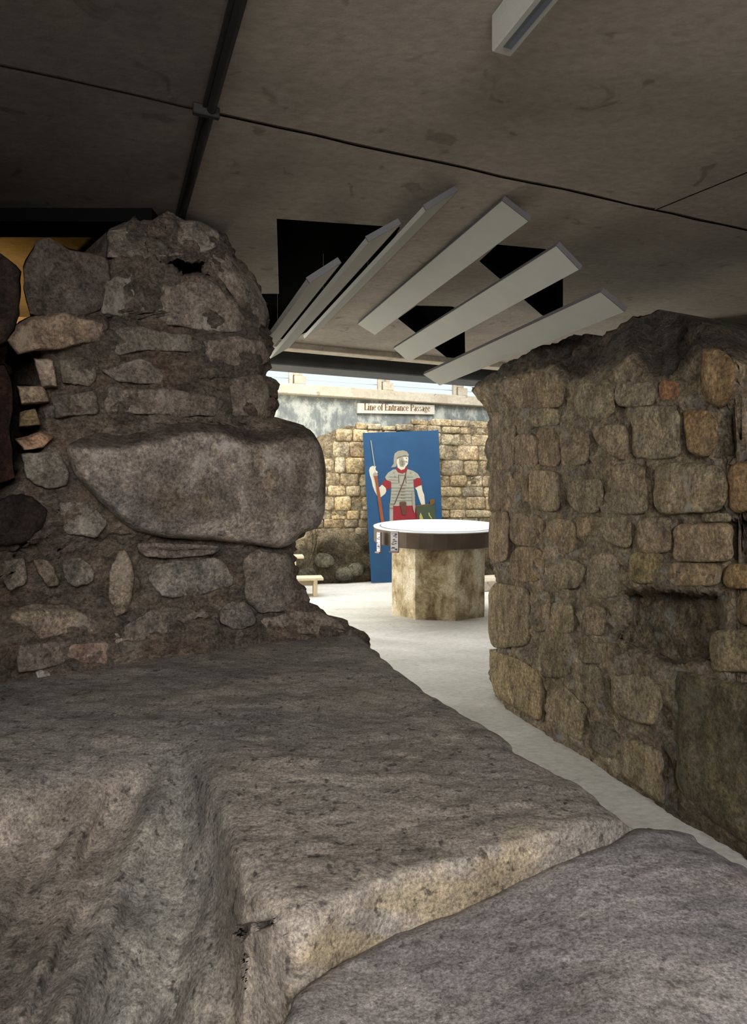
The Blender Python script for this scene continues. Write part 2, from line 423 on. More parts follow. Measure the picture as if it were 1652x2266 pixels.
# near left slab, near right slab, far slab with the dark openings
cq = lambda y: -0.347+(y-1.66)*(-0.889+0.347)/(2.96-1.66)      # X of the conduit line
def cut(poly, keep_right):
    out = []
    for a, b in zip(poly, poly[1:]+poly[:1]):
        fa, fb = a[0]-cq(a[1]), b[0]-cq(b[1])
        if not keep_right: fa, fb = -fa, -fb
        if fa >= 0: out.append(a)
        if fa*fb < 0: t = fa/(fa-fb); out.append((a[0]+(b[0]-a[0])*t, a[1]+(b[1]-a[1])*t))
    return out
M['grime'] = plain('joint_filler', (0.15, 0.125, 0.10), 0.95, 0.0, var=0.3, scale=20)
p1 = [(-6, -3.6)]+near_edge+[(x, y) for x, y in cl if y > -3.6]+[(cl[-1][0]-0.2, -3.6)]
pan = []
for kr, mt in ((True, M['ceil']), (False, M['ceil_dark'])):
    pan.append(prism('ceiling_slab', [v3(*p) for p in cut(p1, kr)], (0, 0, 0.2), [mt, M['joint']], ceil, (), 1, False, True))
p2 = [(1.262, yA(1.262)-0.010)]+rough_line(1.35, 8, yA, -0.011, 40, 3)+[(8, -3.6), (cl[-1][0]-0.18, -3.6)]+[(x+0.012, y) for x, y in reversed(cl) if y > -3.6]
pan.append(prism('ceiling_slab', [v3(*p) for p in p2], (0, 0, 0.2), [M['ceil'], M['joint']], ceil, (), 1, False, True))
def hp(pts): return [tuple(pc(*p)) for p in pts]
holes = [hp([(612, 484), (740, 493), (885, 503), (870, 530), (760, 650), (690, 730), (640, 752), (560, 745), (540, 650), (617, 650)]),
         hp([(1100, 541), (1206, 551), (1245, 572), (1245, 722), (1198, 697), (1060, 578)]),
         hp([(880, 705), (921, 676), (1000, 678), (1027, 690), (1027, 800), (1012, 800), (990, 793)])]
# keep the third opening inside the slab
holes[2] = [p if p[1] < yF(p[0])-0.05 else (p[0], yF(p[0])-0.05, p[2]) for p in holes[2]]
fx = [(-6, yF(-6)), (8, yF(8))]
far_edge = rough_line(-6, 8, yA, 0.009, 100, 1)
p3 = far_edge+[(8, yF(8)), (-6, yF(-6)+0.001)]
p3 = [(x, y) for x, y in p3]
pan.append(prism('ceiling_slab', [v3(*p) for p in cut(p3, True)], (0, 0, 0.2), [M['ceil'], M['black']], ceil, holes[1:]+[[p for p in holes[0]]], 1, False, True))
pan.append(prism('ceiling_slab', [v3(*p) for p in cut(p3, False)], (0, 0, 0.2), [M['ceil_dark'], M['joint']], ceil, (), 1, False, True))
for o in pan: part_world(o, ceil)
part_world(box('joint_filler', (-5.9, yA(-5.9)-0.05, ZC+0.006), (13.5, 13.5*0.401, 0), (0, 0.1, 0), (0, 0, 0.02), M['grime'], bevel=0), ceil)
part_world(box('joint_filler', (1.23, yA(1.25)-0.03, ZC+0.006), (0.056*7.2*10*0.97, -0.083*7.2*10*0.97, 0), (0.05, 0, 0), (0, 0, 0.02), M['grime'], bevel=0), ceil)
part_world(box('ceiling_void', (-6, -3.6, 2.80), (14, 0, 0), (0, 13.5, 0), (0, 0, 0.05), M['black'], bevel=0), ceil)
# the dark box that closes the slot beside the cross beam (open sky begins behind the beam)
me = bpy.data.objects['ceiling_void'].data
for v in me.vertices:
    wx, wy = v.co.x, v.co.y
    if wy > 5: v.co.y = 6.45+0.406*wx
def along(x, y0): return np.array([x, y0+0.406*x, 0])
slab_trim = box('trim_1', along(-6, 5.52)+UP*2.555, D2*15, D1*0.13, UP*0.05, M['ledge'], bevel=0.006); struct(slab_trim, 'pale strip along the end of the concrete ceiling')
beam = box('beam', along(-6, 6.12)+UP*2.535, D2*15, D1*0.32, UP*0.42, M['beam'], bevel=0.01); struct(beam, 'dark grey cross beam before the skylight'); beam.name = 'trim_2'
# dark downstand at the left
ds = box('trim_3', (-6, 2.84, 2.54), (5.02, 0, 0), (0, 0.17, 0), (0, 0, 0.07), M['black'], bevel=0.0); struct(ds, 'dark downstand under the ceiling at the left')

# enclosing walls out of frame
def wall(name, a, b, z1, mat, th, label, z0=0.0):
    a = np.array([*a, z0]); b = np.array([*b, z0]); o = box(name, a, b-a, th, (0, 0, z1-z0), mat, bevel=0); return struct(o, label)
wall('wall_left', (-5.2, -3.4), (-5.2, 9), 3.0, M['darkwall'], (-0.2, 0, 0), 'dark side wall beyond the ruin')
wall('wall_right', (6.2, -3.4), (6.2, 5.0), 3.0, M['darkwall'], (0.2, 0, 0), 'dark side wall')
wall('wall_back', (-5.2, -3.3), (6.2, -3.3), 3.0, M['darkwall'], (0, -0.2, 0), 'dark wall behind the viewer')
wall('wall_divider_left', (-5.1, 5.0), (-1.75, 5.2), 2.6, M['ochre'], (0, 0.15, 0), 'ochre board partition lit warm')
wall('wall_divider_right', (2.3, 4.6), (6.2, 5.6), 2.6, M['darkwall'], (0, 0.2, 0), 'dark partition behind the right ruin')
wall('wall_room_left', (-4.2, 5.3), (-4.2, 9.6), 3.0, M['ledge'], (-0.2, 0, 0), 'pale side wall of the far room')
wall('wall_room_right', (5.2, 7.4), (5.2, 13.2), 3.0, M['ledge'], (0.2, 0, 0), 'pale side wall of the far room')

# ------------------------------------------------------------------ far concrete wall, ledge, glazing
fw = box('wall_far', along(-5, 11.1), D2*12, D1*0.3, UP*3.05, M['blotch'], bevel=0); struct(fw, 'weathered grey green concrete wall with white bloom')
lg = box('trim_4', along(-5, 10.95)+UP*3.05, D2*12, D1*0.5, UP*0.17, M['ledge'], bevel=0.012); struct(lg, 'pale concrete ledge under the glazing')
# windows: posts with two stepped blocks each, rail, glass leaning towards the passage
def px_on(px, y0):   # X where frame column px meets the vertical plane Y = y0 + .406 X
    t = (px-CX)/F; return y0*t/(1-0.406*t)
wroot = empty('window_1', tuple(along(0, 11.1)+UP*3.22)); struct(wroot, 'roof glazing between concrete posts, sky bright behind')
cols = [px_on(p, 11.1) for p in (450, 655, 849, 1013, 1170)]
for x in cols:
    b = along(x, 11.0)
    for nm, o_, u, v, w_, mt in (('rafter', b-D2*0.10+UP*3.22, D2*0.06, D1*0.08, UP*0.42, M['ledge']),
                             ('block', b-D2*0.02+D1*-0.03+UP*3.22, D2*0.19, D1*0.16, UP*0.14, M['ledge']),
                             ('block', b-D2*0.04+D1*0.04+UP*3.37, D2*0.17, D1*0.12, UP*0.17, M['ledge'])):
        part_world(box(nm, o_, u, v, w_, mt, bevel=0.008), wroot)
part_world(box('glazing_bar', along(-4.6, 11.2)+UP*3.34, D2*11, D1*0.02, UP*0.012, M['top'], bevel=0), wroot)
for a, b in zip(cols[:-1], cols[1:]):
    L_ = (b-a)/0.9265-0.10
    part_world(box('pane', along(a, 11.06)+D2*0.05+UP*3.23, D2*L_, D1*0.008, UP*0.9, M['glass'], bevel=0), wroot)
# sloping rafters carrying on up over the room
for x in cols:
    part_world(box('rafter', along(x, 11.0)-D2*0.10+UP*3.64, D2*0.06, -D1*4.4+UP*0.75, UP*0.12, M['ledge'], bevel=0), wroot)
ext = empty('pale_building', tuple(along(0, 14.2)+UP*2.9)); tag(ext, 'pale building on posts seen through the glazing', 'building')
part_world(box('upper_wall', along(-9, 14.2)+UP*4.1, D2*22, D1*0.4, UP*1.2, M['render'], bevel=0), ext)
for x in (-5, 4.2, 9): part_world(box('post', along(x, 14.25)+UP*2.9, D2*0.2, D1*0.2, UP*1.2, M['render'], bevel=0), ext)
grd = box('ground', along(-14, 11.5)+UP*2.8, D2*40, D1*30, UP*0.1, M['ledge'], bevel=0); struct(grd, 'pale ground outside at the level of the glazing')

# ------------------------------------------------------------------ ruined stone wall at the back of the room
far = empty('wall_ruin_far', tuple(along(0, 10.55))); struct(far, 'golden coursed stone wall behind the blue painted board')
WY = 10.55
def far3(x, z, h): return along(x, WY)+UP*z-D1*h
tX = [-2.6, -1.3, -0.98, -0.88, -0.74, -0.42, 0.03, 0.22, 0.32, 0.5, 1.2, 1.96, 3.4]
tZ = [0.80, 0.85, 0.98, 2.20, 2.38, 2.52, 2.56, 2.47, 2.52, 2.62, 2.68, 2.74, 2.8]
nx, nz = 150, 70
xs = np.linspace(-2.6, 3.4, nx); G = np.zeros((nz, nx, 3)); TT = np.ones((nz, nx, 3))
for j, x in enumerate(xs):
    zt = interp(x, tX, tZ)+0.03*vnoise(np.array([x*5, 0.5, 1.0]), 4)
    for i, t in enumerate(np.linspace(1, 0, nz)):
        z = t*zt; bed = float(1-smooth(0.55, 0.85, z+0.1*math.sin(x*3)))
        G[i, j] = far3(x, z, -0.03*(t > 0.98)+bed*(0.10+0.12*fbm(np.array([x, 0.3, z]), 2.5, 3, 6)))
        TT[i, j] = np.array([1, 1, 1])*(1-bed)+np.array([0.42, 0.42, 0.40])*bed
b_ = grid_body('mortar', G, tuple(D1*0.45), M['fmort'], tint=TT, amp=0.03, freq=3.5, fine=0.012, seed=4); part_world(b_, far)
b_['label'] = 'crumbled mortar core with a dark mossy foot'
z = 0.62; row = 0
while z < 2.85:
    hgt = rnd.choice([0.17, 0.2, 0.23, 0.26, 0.14]) if z < 2.45 else 0.12
    x = -1.45+rnd.uniform(0, 0.15) if z < 0.9 else -0.94+rnd.uniform(0, 0.03)
    while x < 2.9:
        wd = rnd.uniform(0.17, 0.42)*(1.15 if x > 1.0 else 0.9)
        zt = min(interp(x+0.02, tX, tZ), interp(x+wd-0.02, tX, tZ))
        if z+hgt*0.55 < zt+0.05:
            top = min(z+hgt-0.018, zt+0.04)
            if not (0.05 < x and x+wd < 0.98 and z < 2.15):
                k = rnd.uniform(0.72, 1.22); g_ = rnd.uniform(-0.06, 0.06)
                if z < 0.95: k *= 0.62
                col = (k*(1+g_), k, k*(1-g_*1.2+rnd.uniform(-.05, .08)))
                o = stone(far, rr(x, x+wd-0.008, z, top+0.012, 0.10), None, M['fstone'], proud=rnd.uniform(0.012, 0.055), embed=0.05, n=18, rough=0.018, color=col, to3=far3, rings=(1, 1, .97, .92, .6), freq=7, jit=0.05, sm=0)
                part_world(o, far)
        x += wd
    z += hgt; row += 1
# loose boulders in the dark foot of that wall
for k in range(16):
    x = -1.9+k*0.29+rnd.uniform(-.05, .05); zz = rnd.choice([0.02, 0.25, 0.1]); wd = rnd.uniform(0.25, 0.42)
    if 0.1 < x < 0.9: continue
    o = stone(far, rr(x, x+wd, zz, zz+wd*0.75, 0.3), None, M['fbed'], proud=0.22, embed=0.02, n=14, rough=0.05, color=(1, 1, 1), to3=far3, rings=(1, 1, .95, .85, .5), freq=4, jit=0.2); part_world(o, far)

# ------------------------------------------------------------------ sign with its words
def on_plane(px, py, y0, lean=0.0):
    t = (px-CX)/F; s = (HY-py)/F       # X = Y t, Z = EYE + Y s, Y = y0 + .406 X + lean Z
    Y = (y0+lean*EYE)/(1-0.406*t-lean*s); return P(px, py, Y)
SY = 11.04
sq = [on_plane(791.5, 892, SY), on_plane(961, 896, SY), on_plane(961, 917, SY), on_plane(791.5, 914, SY)]
sroot = empty('sign', tuple((sq[2]+sq[3])/2)); tag(sroot, 'long cream sign reading Line of Entrance Passage on the concrete wall', 'sign')
part_world(prism('board', sq, D1*0.06, M['sign'], None), sroot)
S_ = 0.105
def bar(x0, y0, x1, y1, wd):   # stroke as quad
    d = np.array([x1-x0, y1-y0], float); d /= np.hypot(*d); n = np.array([-d[1], d[0]])*wd/2
    return [(x0+n[0], y0+n[1]), (x1+n[0], y1+n[1]), (x1-n[0], y1-n[1]), (x0-n[0], y0-n[1])]
def arc(cx, cy, rx, ry, a0, a1, t0=.08, t1=.2, n=10):
    """crescent stroke: thick where it runs upright, thin at top and foot"""
    out = []
    for i in range(n):
        q = []
        for a in (a0+(a1-a0)*i/n, a0+(a1-a0)*(i+1)/n):
            r = math.radians(a); t = t0+(t1-t0)*abs(math.cos(r)); q.append(((cx+(rx-t/2)*math.cos(r), cy+(ry-t0/2)*math.sin(r)), (cx+(rx+t/2)*math.cos(r), cy+(ry+t0/2)*math.sin(r))))
        out.append([q[0][0], q[1][0], q[1][1], q[0][1]])
    return out
T, H_ = .25, .09
def stem(x, y0, y1): return [bar(x, y0, x, y1, T)]
def serif(x, y, w_=.36): return [bar(x-w_/2, y, x+w_/2, y, H_)]
GL = {
 'L': (.85, stem(.25, 0, 1.4)+serif(.25, 1.37)+[bar(.07, .04, .82, .04, .08), bar(.78, 0, .80, .38, .09)]),
 'E': (.9, stem(.25, 0, 1.4)+[bar(.07, .04, .84, .04, .08), bar(.07, 1.36, .80, 1.36, .08), bar(.25, .72, .62, .72, .07), bar(.8, 0, .83, .36, .09), bar(.77, 1.06, .78, 1.4, .09), bar(.62, .55, .62, .9, .06)]),
 'P': (.9, stem(.25, 0, 1.4)+serif(.25, .035)+[bar(.07, 1.36, .5, 1.36, .08), bar(.3, .66, .5, .66, .07)]+arc(.48, 1.01, .29, .35, -90, 90)),
 'i': (.42, stem(.2, 0, .95)+serif(.2, .035)+[bar(.04, .92, .2, .92, .07), bar(.12, 1.27, .3, 1.27, .18)]),
 'n': (.82, stem(.2, 0, .95)+serif(.2, .035, .34)+[bar(.04, .92, .2, .92, .07)]+arc(.42, .62, .22, .3, 10, 150)+stem(.63, 0, .66)+serif(.63, .035, .34)),
 'e': (.68, arc(.35, .48, .26, .45, 20, 320)+[bar(.12, .54, .6, .54, .07)]),
 'o': (.74, arc(.37, .48, .27, .45, 0, 360, n=16)),
 'f': (.5, stem(.22, 0, 1.15)+serif(.22, .035, .36)+[bar(.03, .9, .48, .9, .08)]+arc(.38, 1.15, .16, .25, 30, 180)),
 't': (.5, stem(.24, .12, 1.2)+[bar(.04, .9, .45, .9, .08)]+arc(.37, .16, .13, .14, 180, 330)),
 'r': (.6, stem(.2, 0, .95)+serif(.2, .035, .36)+[bar(.04, .92, .2, .92, .07), bar(.3, .82, .5, .90, .12), bar(.44, .74, .56, .84, .16)]),
 'a': (.7, stem(.5, .05, .68)+arc(.34, .66, .19, .27, 0, 150)+arc(.30, .27, .18, .24, 0, 360, n=14)+[bar(.5, .05, .68, .06, .09)]),
 'c': (.64, arc(.35, .48, .26, .45, 50, 310)+[bar(.42, .76, .56, .74, .14)]),
 's': (.58, arc(.29, .69, .15, .22, 20, 250, .08, .15)+arc(.29, .25, .15, .22, 200, 430, .08, .15)),
 'g': (.72, arc(.31, .64, .18, .27, 0, 360, n=14)+arc(.34, -.12, .26, .2, 0, 360, .08, .12, n=14)+[bar(.45, .84, .66, .90, .1), bar(.18, .35, .3, .12, .1), bar(.2, .12, .5, .08, .12)]),
}
def write(text, org, u, v, nrm, scale, mat, name, root):
    x = 0
    for ch in text:
        vs, fs = [], []
        if ch == ' ': x += .34; continue
        adv, qs = GL[ch]
        for q in qs:
            i = len(vs)
            for (a, b) in q: vs.append(np.array(org)+np.array(u)*(x+a)*scale+np.array(v)*b*scale+np.array(nrm)*0.004)
            fs.append((i, i+1, i+2, i+3))
        x += adv
        me = bpy.data.meshes.new(name); me.from_pydata([tuple(p) for p in vs], [], fs); add_tint(me)
        part_world(link(name, me, mat), root)
tw = sum(.34 if c == ' ' else GL[c][0] for c in 'Line of Entrance Passage')
u_ = (sq[1]-sq[0]); Lb = np.linalg.norm(u_); u_ = u_/Lb; v_ = (sq[0]-sq[3]); Hb = np.linalg.norm(v_); v_ /= Hb
sc_ = Lb*0.865/tw
write('Line of Entrance Passage', sq[3]+u_*Lb*0.075+v_*(Hb*0.31), u_, v_, -D1, sc_, M['ink'], 'letter', sroot)

# ------------------------------------------------------------------ blue painted board with a soldier
BY, BL = 10.19, 0.045
def bp(px, py): return on_plane(px, py, BY, BL)
bc = [bp(803, 958), bp(970, 952), bp(983, 1282.5), bp(822, 1289.5)]
bc = [np.array([p[0], p[1], max(p[2], 0.004)]) for p in bc]
broot = empty('painted_board', tuple((bc[2]+bc[3])/2)); tag(broot, 'tall blue board painted with a spear holding soldier in grey armour', 'painted board')
part_world(prism('board', bc, D1*0.02, M['blue']), broot)
def c8(cx, cy): return (780+.18534*cx, 900+.18534*cy)
layers = []   # (material, polygon in the close-up's units)
def L8(mat, pts): layers.append((mat, pts))
L8('skin', [(195, 760), (205, 725), (240, 705), (278, 712), (270, 740), (290, 790), (296, 830), (262, 845), (266, 880), (285, 980), (320, 960), (350, 930), (395, 970), (400, 1010), (385, 1040), (330, 1085), (290, 1062), (262, 1010), (238, 945), (225, 880), (205, 820)])   # raised arm
L8('skin', [(745, 970), (820, 930), (832, 1000), (852, 1050), (864, 1168), (820, 1172), (800, 1120), (780, 1060), (765, 1000)])
L8('armour', [(440, 1150), (482, 1165), (482, 1380), (440, 1380)])
L8('red', [(482, 1165), (735, 1165), (760, 1290), (770, 1365), (480, 1375)])
L8('armour', [(400, 870), (385, 840), (420, 790), (480, 750), (540, 745), (650, 745), (720, 765), (775, 800), (805, 850), (722, 870), (728, 960), (742, 1060), (745, 1165), (700, 1180), (500, 1185), (445, 1160), (455, 1050), (460, 960), (458, 900)])
L8('red', [(340, 925), (375, 880), (400, 870), (425, 885), (452, 890), (460, 930), (450, 980), (400, 998), (392, 960), (355, 935)])
L8('red', [(722, 880), (765, 850), (806, 852), (818, 890), (825, 935), (790, 945), (740, 968), (728, 930)])
L8('skin', [(530, 600), (660, 585), (664, 625), (658, 680), (635, 715), (615, 745), (575, 755), (535, 725), (525, 670)])
L8('red', [(510, 740), (535, 725), (575, 757), (620, 745), (632, 708), (655, 735), (640, 780), (590, 800), (540, 785)])
L8('helmet', [(455, 725), (488, 680), (488, 620), (498, 560), (540, 528), (600, 520), (645, 535), (668, 570), (665, 590), (620, 582), (560, 595), (530, 620), (525, 660), (520, 715), (490, 722)])
L8('armour2', [(525, 612), (545, 600), (600, 585), (664, 588), (664, 596), (600, 598), (548, 612), (530, 628)])
L8('helmet', [(545, 610), (600, 604), (610, 640), (628, 650), (626, 690), (600, 722), (565, 715), (548, 670), (552, 640)])
L8('armour2', [(568, 650), (585, 640), (605, 650), (606, 695), (590, 705), (572, 690)])
L8('helmet', [(574, 656), (588, 648), (600, 658), (600, 688), (588, 694), (577, 684)])
L8('brown', [(586, 655), (592, 655), (594, 690), (588, 690)])
L8('ink', [(634, 612), (648, 610), (648, 620), (636, 622)])
L8('brown', [(632, 648), (652, 660), (650, 666), (634, 660)])
L8('brown', [(638, 790), (646, 760), (634, 760), (618, 830), (600, 890), (490, 1165), (500, 1170), (612, 895), (630, 840)])   # strap
for x in (545, 630):
    L8('brown', [(x-3, 810), (x+4, 810), (x+10, 915), (x+2, 915)])
L8('armour2', [(545, 815), (632, 815), (632, 820), (545, 820)])
L8('armour2', [(556, 934), (638, 934), (638, 939), (556, 939)])
for cy in (835, 870, 905): L8('armour2', [(430, cy), (540, cy+6), (540, cy+9), (430, cy+4)]); L8('armour2', [(645, cy+6), (720, cy), (720, cy+4), (645, cy+9)])
for cy in (968, 1006, 1044, 1082, 1120): L8('armour2', [(455, cy), (740, cy-3), (740, cy+2), (455, cy+4)]); L8('ink', [(570, cy+8), (625, cy+8), (625, cy+13), (570, cy+13)])
for (x, y) in ((490, 780), (505, 828), (690, 782), (660, 825)): L8('helmet', [(x-11, y), (x, y-11), (x+11, y), (x, y+11)])
L8('brown', [(556, 1138), (636, 1138), (636, 1180), (556, 1180)])
L8('brown', [(568, 1182), (636, 1182), (630, 1290), (590, 1290)])
L8('ink', [(438, 1155), (492, 1160), (492, 1168), (438, 1163)])
L8('ink', [(438, 1205), (482, 1212), (482, 1220), (438, 1212)])
L8('helmet', [(705, 1010), (720, 1010), (745, 1190), (736, 1275), (718, 1230), (708, 1160)])
L8('armour', [(208, 402), (218, 402), (262, 705), (252, 712)])
L8('shaft', [(250, 830), (290, 820), (300, 900), (330, 1080), (372, 1385), (335, 1390), (300, 1140), (268, 900)])
L8('helmet', [(240, 805), (262, 785), (290, 795), (298, 818), (280, 830), (250, 828)])
L8('skin', [(262, 760), (290, 770), (296, 792), (270, 790)])
L8('green', [(760, 1185), (860, 1170), (975, 1160), (985, 1340), (780, 1350), (762, 1290)])
L8('brown', [(745, 1195), (766, 1188), (785, 1350), (765, 1362)])
L8('ink', [(745, 1178), (920, 1160), (915, 1110), (960, 1102), (975, 1120), (965, 1155), (930, 1170), (748, 1190)])
L8('yellow', [(795, 1345), (792, 1305), (805, 1262), (822, 1300), (838, 1342)])
L8('yellow', [(902, 1262), (912, 1268), (915, 1290), (942, 1330), (940, 1345), (905, 1300), (898, 1275)])
names = sorted({m for m, _ in layers}); vs, fs, fm = [], [], []
for k, (m, pts) in enumerate(layers):
    w3 = [bp(*c8(*p))-D1*(0.0012+0.00025*k) for p in pts]; base = len(vs); vs += w3
    for t in tessellate_polygon([[Vector((p[0], -p[1], 0)) for p in pts]]): fs.append(tuple(base+i for i in t)); fm.append(names.index(m))
me = bpy.data.meshes.new('painting'); me.from_pydata([tuple(v) for v in vs], [], fs); add_tint(me)
me.polygons.foreach_set('material_index', fm)
pt = link('painting', me, [M[n] for n in names]); part_world(pt, broot)
pt['label'] = 'painted soldier with helmet, red sleeves, spear and olive shield'

# ------------------------------------------------------------------ octagonal display table
TX, TY = 0.77, 7.55
troot = empty('display_table', (TX, TY, 0)); tag(troot, 'round white topped display table on an octagonal stained concrete plinth', 'table')
def ringpts(r, z, n=8, a0=-33, tilt=False, cx=TX, cy=TY):
    out = []
    for i in range(n):
        a = math.radians(a0+i*360/n); x = cx+r*math.sin(a); y = cy-r*math.cos(a)
        out.append(np.array([x, y, z+(0.065*(y-cy) if tilt else 0)]))
    return out
pl = prism('plinth', ringpts(0.57, 0.0), (0, 0, 0.86), M['plinth']); part_world(pl, troot)
def lathe_oct(name, rz, n, mat, tilt=True, a0=-33, smooth_=True):
    vs = []; fs = []
    for r, z_ in rz: vs += ringpts(max(r, 1e-4), z_, n, a0, tilt)
    for k in range(len(rz)-1):
        for i in range(n): fs.append((k*n+i, k*n+(i+1) % n, (k+1)*n+(i+1) % n, (k+1)*n+i))
    fs.append(tuple(range(n-1, -1, -1))); fs.append(tuple((len(rz)-1)*n+i for i in range(n)))
    o = from_data(name, vs, fs, mat, smooth_=smooth_); part_world(o, troot); return o
RT = 0.765
lathe_oct('rim', [(RT-0.05, 0.835), (RT-0.01, 0.835), (RT, 0.845), (RT, 1.005), (RT-0.02, 1.012), (RT-0.05, 1.012)], 32, M['rim'], smooth_=False)
lathe_oct('top', [(RT-0.06, 0.99), (RT+0.004, 1.008), (RT+0.006, 1.018), (RT-0.012, 1.022), (RT-0.04, 1.022), (RT-0.06, 1.017)], 72, M['top'], smooth_=False)
lathe_oct('groove', [(RT-0.078, 1.012), (RT-0.066, 1.012), (RT-0.066, 1.0212), (RT-0.078, 1.0212)], 72, M['edge'], smooth_=False)
lathe_oct('map_disc', [(RT-0.078, 1.013), (RT-0.078, 1.0222)], 72, M['top'], smooth_=False)
# two leaflets hung on the rim
def leaflet(px0, px1, y0, y1, D, yaw, label, seed):
    rr_ = random.Random(seed)
    a = P((px0+px1)/2, y0, D); r0 = empty('leaflet', tuple(P((px0+px1)/2, y1, D))); tag(r0, label, 'leaflet')
    wd = (px1-px0)*D/F/math.cos(yaw); ht = (y1-y0)*D/F
    u = np.array([math.cos(yaw), math.sin(yaw), 0]); nrm = np.array([math.sin(yaw), -math.cos(yaw), 0])
    tl = a-u*wd/2
    part_world(box('backing', tl-UP*ht, u*wd, -nrm*0.014, UP*ht, M['pink'], bevel=0.002), r0)
    part_world(box('sheet', tl-UP*(ht-0.012)+u*0.006+nrm*0.001, u*(wd-0.012), nrm*0.003, UP*(ht-0.02), M['paper'], bevel=0), r0)
    part_world(box('lip', tl-UP*ht-u*0.004+nrm*0.004, u*(wd+0.008), nrm*0.02, UP*0.016, M['pink'], bevel=0.002), r0)
    vs, fs, fm = [], [], []
    for k in range(34):
        q = rr_.uniform(.04, .9); s = rr_.uniform(.12, .92); ww = rr_.uniform(.10, .36); hh = rr_.uniform(.018, .06); i = len(vs)
        c_ = tl+u*(0.006+q*(wd-0.02))-UP*(s*ht)+nrm*(0.0046+0.0001*k)
        ww = min(ww, .93-q)
        for dx, dz in ((0, 0), (ww*wd, hh*ht*0.4), (ww*wd*.9, hh*ht), (0, hh*ht*.8)): vs.append(tuple(c_+u*dx+UP*dz))
        fs.append((i, i+1, i+2, i+3)); fm.append(0 if rr_.random() < .6 else 1)
    me = bpy.data.meshes.new('print'); me.from_pydata(vs, [], fs); add_tint(me); me.polygons.foreach_set('material_index', fm)
    pr_ = part_world(link('print', me, [M['purple'], M['dark']]), r0); pr_['kind'] = 'stuff'
leaflet(863.5, 881.5, 1176, 1223, 6.86, -0.45, 'purple and white leaflet in a holder on the table rim, seen almost flat on', 3)
leaflet(833.5, 841.5, 1177, 1224, 7.13, -1.12, 'narrow looking leaflet at the left end of the table rim, seen edge on', 5)

# ------------------------------------------------------------------ pale timber step bench
sr = empty('step_bench', (-1.0, 8.95, 0)); tag(sr, 'pale timber step bench with two levels beside the left ruin', 'bench')
U_ = np.array([0.985, 0.17, 0]); V_ = np.array([-0.17, 0.985, 0])
def bench(nm, a, b, c0, u, v, w_): part_world(box(nm, np.array([-0.68, 8.75, 0])+U_*a+V_*b+UP*c0, U_*u, V_*v, UP*w_, M['wood'], bevel=0.004), sr)
bench('tread', -1.5, 0.0, 0.225, 1.5, 0.34, 0.035); bench('tread', -1.74, 0.42, 0.49, 1.5, 0.34, 0.035)
bench('leg', -0.13, 0.03, 0.0, 0.05, 0.26, 0.225); bench('leg', -1.45, 0.03, 0.0, 0.05, 0.26, 0.225)
bench('upright', -0.40, 0.42, 0.0, 0.05, 0.05, 0.49); bench('upright', -0.40, 0.69, 0.0, 0.05, 0.05, 0.49); bench('upright', -1.7, 0.42, 0, 0.05, 0.05, 0.49)
bench('rail', -1.45, 0.30, 0.12, 1.35, 0.03, 0.10)
# low pale kerb to the right of the table
kb = box('trim_5', along(1.55, 8.6), D2*2.2, D1*0.6, UP*0.16, M['ledge'], bevel=0.015); struct(kb, 'low pale kerb behind the display table')

# ------------------------------------------------------------------ hung white boards following a vault
def on_near(px, py, Y0=2.5):      # points on the vertical plane of the boards' near ends
    t = (px-CX)/F; Y = Y0/(1-0.406*t); return P(px, py, Y)
ends = [((685, 627), (753, 583)), ((815, 536), (885, 497)), ((942, 466), (1010, 425)), ((1110, 445), (1168, 490)), ((1230, 545), (1280, 597)), ((1328, 647), (1380, 690))]
lab = ['outermost white hanging board at the left, its face nearly edge on, close to the ruin', 'narrow white hanging board before the large black opening, second from the ruin', 'long white hanging board whose upper tip nearly touches the ceiling, seen on edge',
       'broad white hanging board reaching highest, first right of the edge-on boards', 'broad white hanging board crossing between two black ceiling openings, middle of the three broad ones', 'lowest broad white hanging board, next to the right ruin']
for (a, b), lb in zip(ends, lab):
    A, B = on_near(*a), on_near(*b); A[2] = min(A[2], 2.575); B[2] = min(B[2], 2.575)
    r0 = empty('hanging_board', tuple(A)); tag(r0, lb, 'board', None)
    n_ = np.cross(D1s, B-A); n_ /= np.linalg.norm(n_)
    if n_[2] < 0: n_ = -n_
    L_ = 2.0 if a[0] > 1000 else 2.15
    o = box('panel', A, B-A, D1s*L_, n_*0.020, M['white'], bevel=0.0); part_world(o, r0)
    W = B-A; wl = np.linalg.norm(W); wu = W/wl
    part_world(box('edge_shade_strip', A-D1s*0.006-wu*0.002, W+wu*0.004, D1s*0.0055, n_*0.024, M['edge'], bevel=0), r0)  # dark strip painting the shade on the board's near end
    e_ = A if (A[2] > B[2]) else B; sg = -wu if (A[2] > B[2]) else wu
    part_world(box('edge_shade_strip', e_+sg*0.0005-n_*0.0005, sg*0.003, D1s*L_, n_*0.022, M['edge'], bevel=0), r0)
    c_ = A+W*0.5+D1s*0.9+n_*0.020; hgt = ZC-c_[2]
    if hgt > 0.01: part_world(box('hanger', c_-np.array([.0003, .0003, 0]), (0.0006, 0, 0), (0, 0.0006, 0), (0, 0, hgt), M['ceil'], bevel=0), r0)

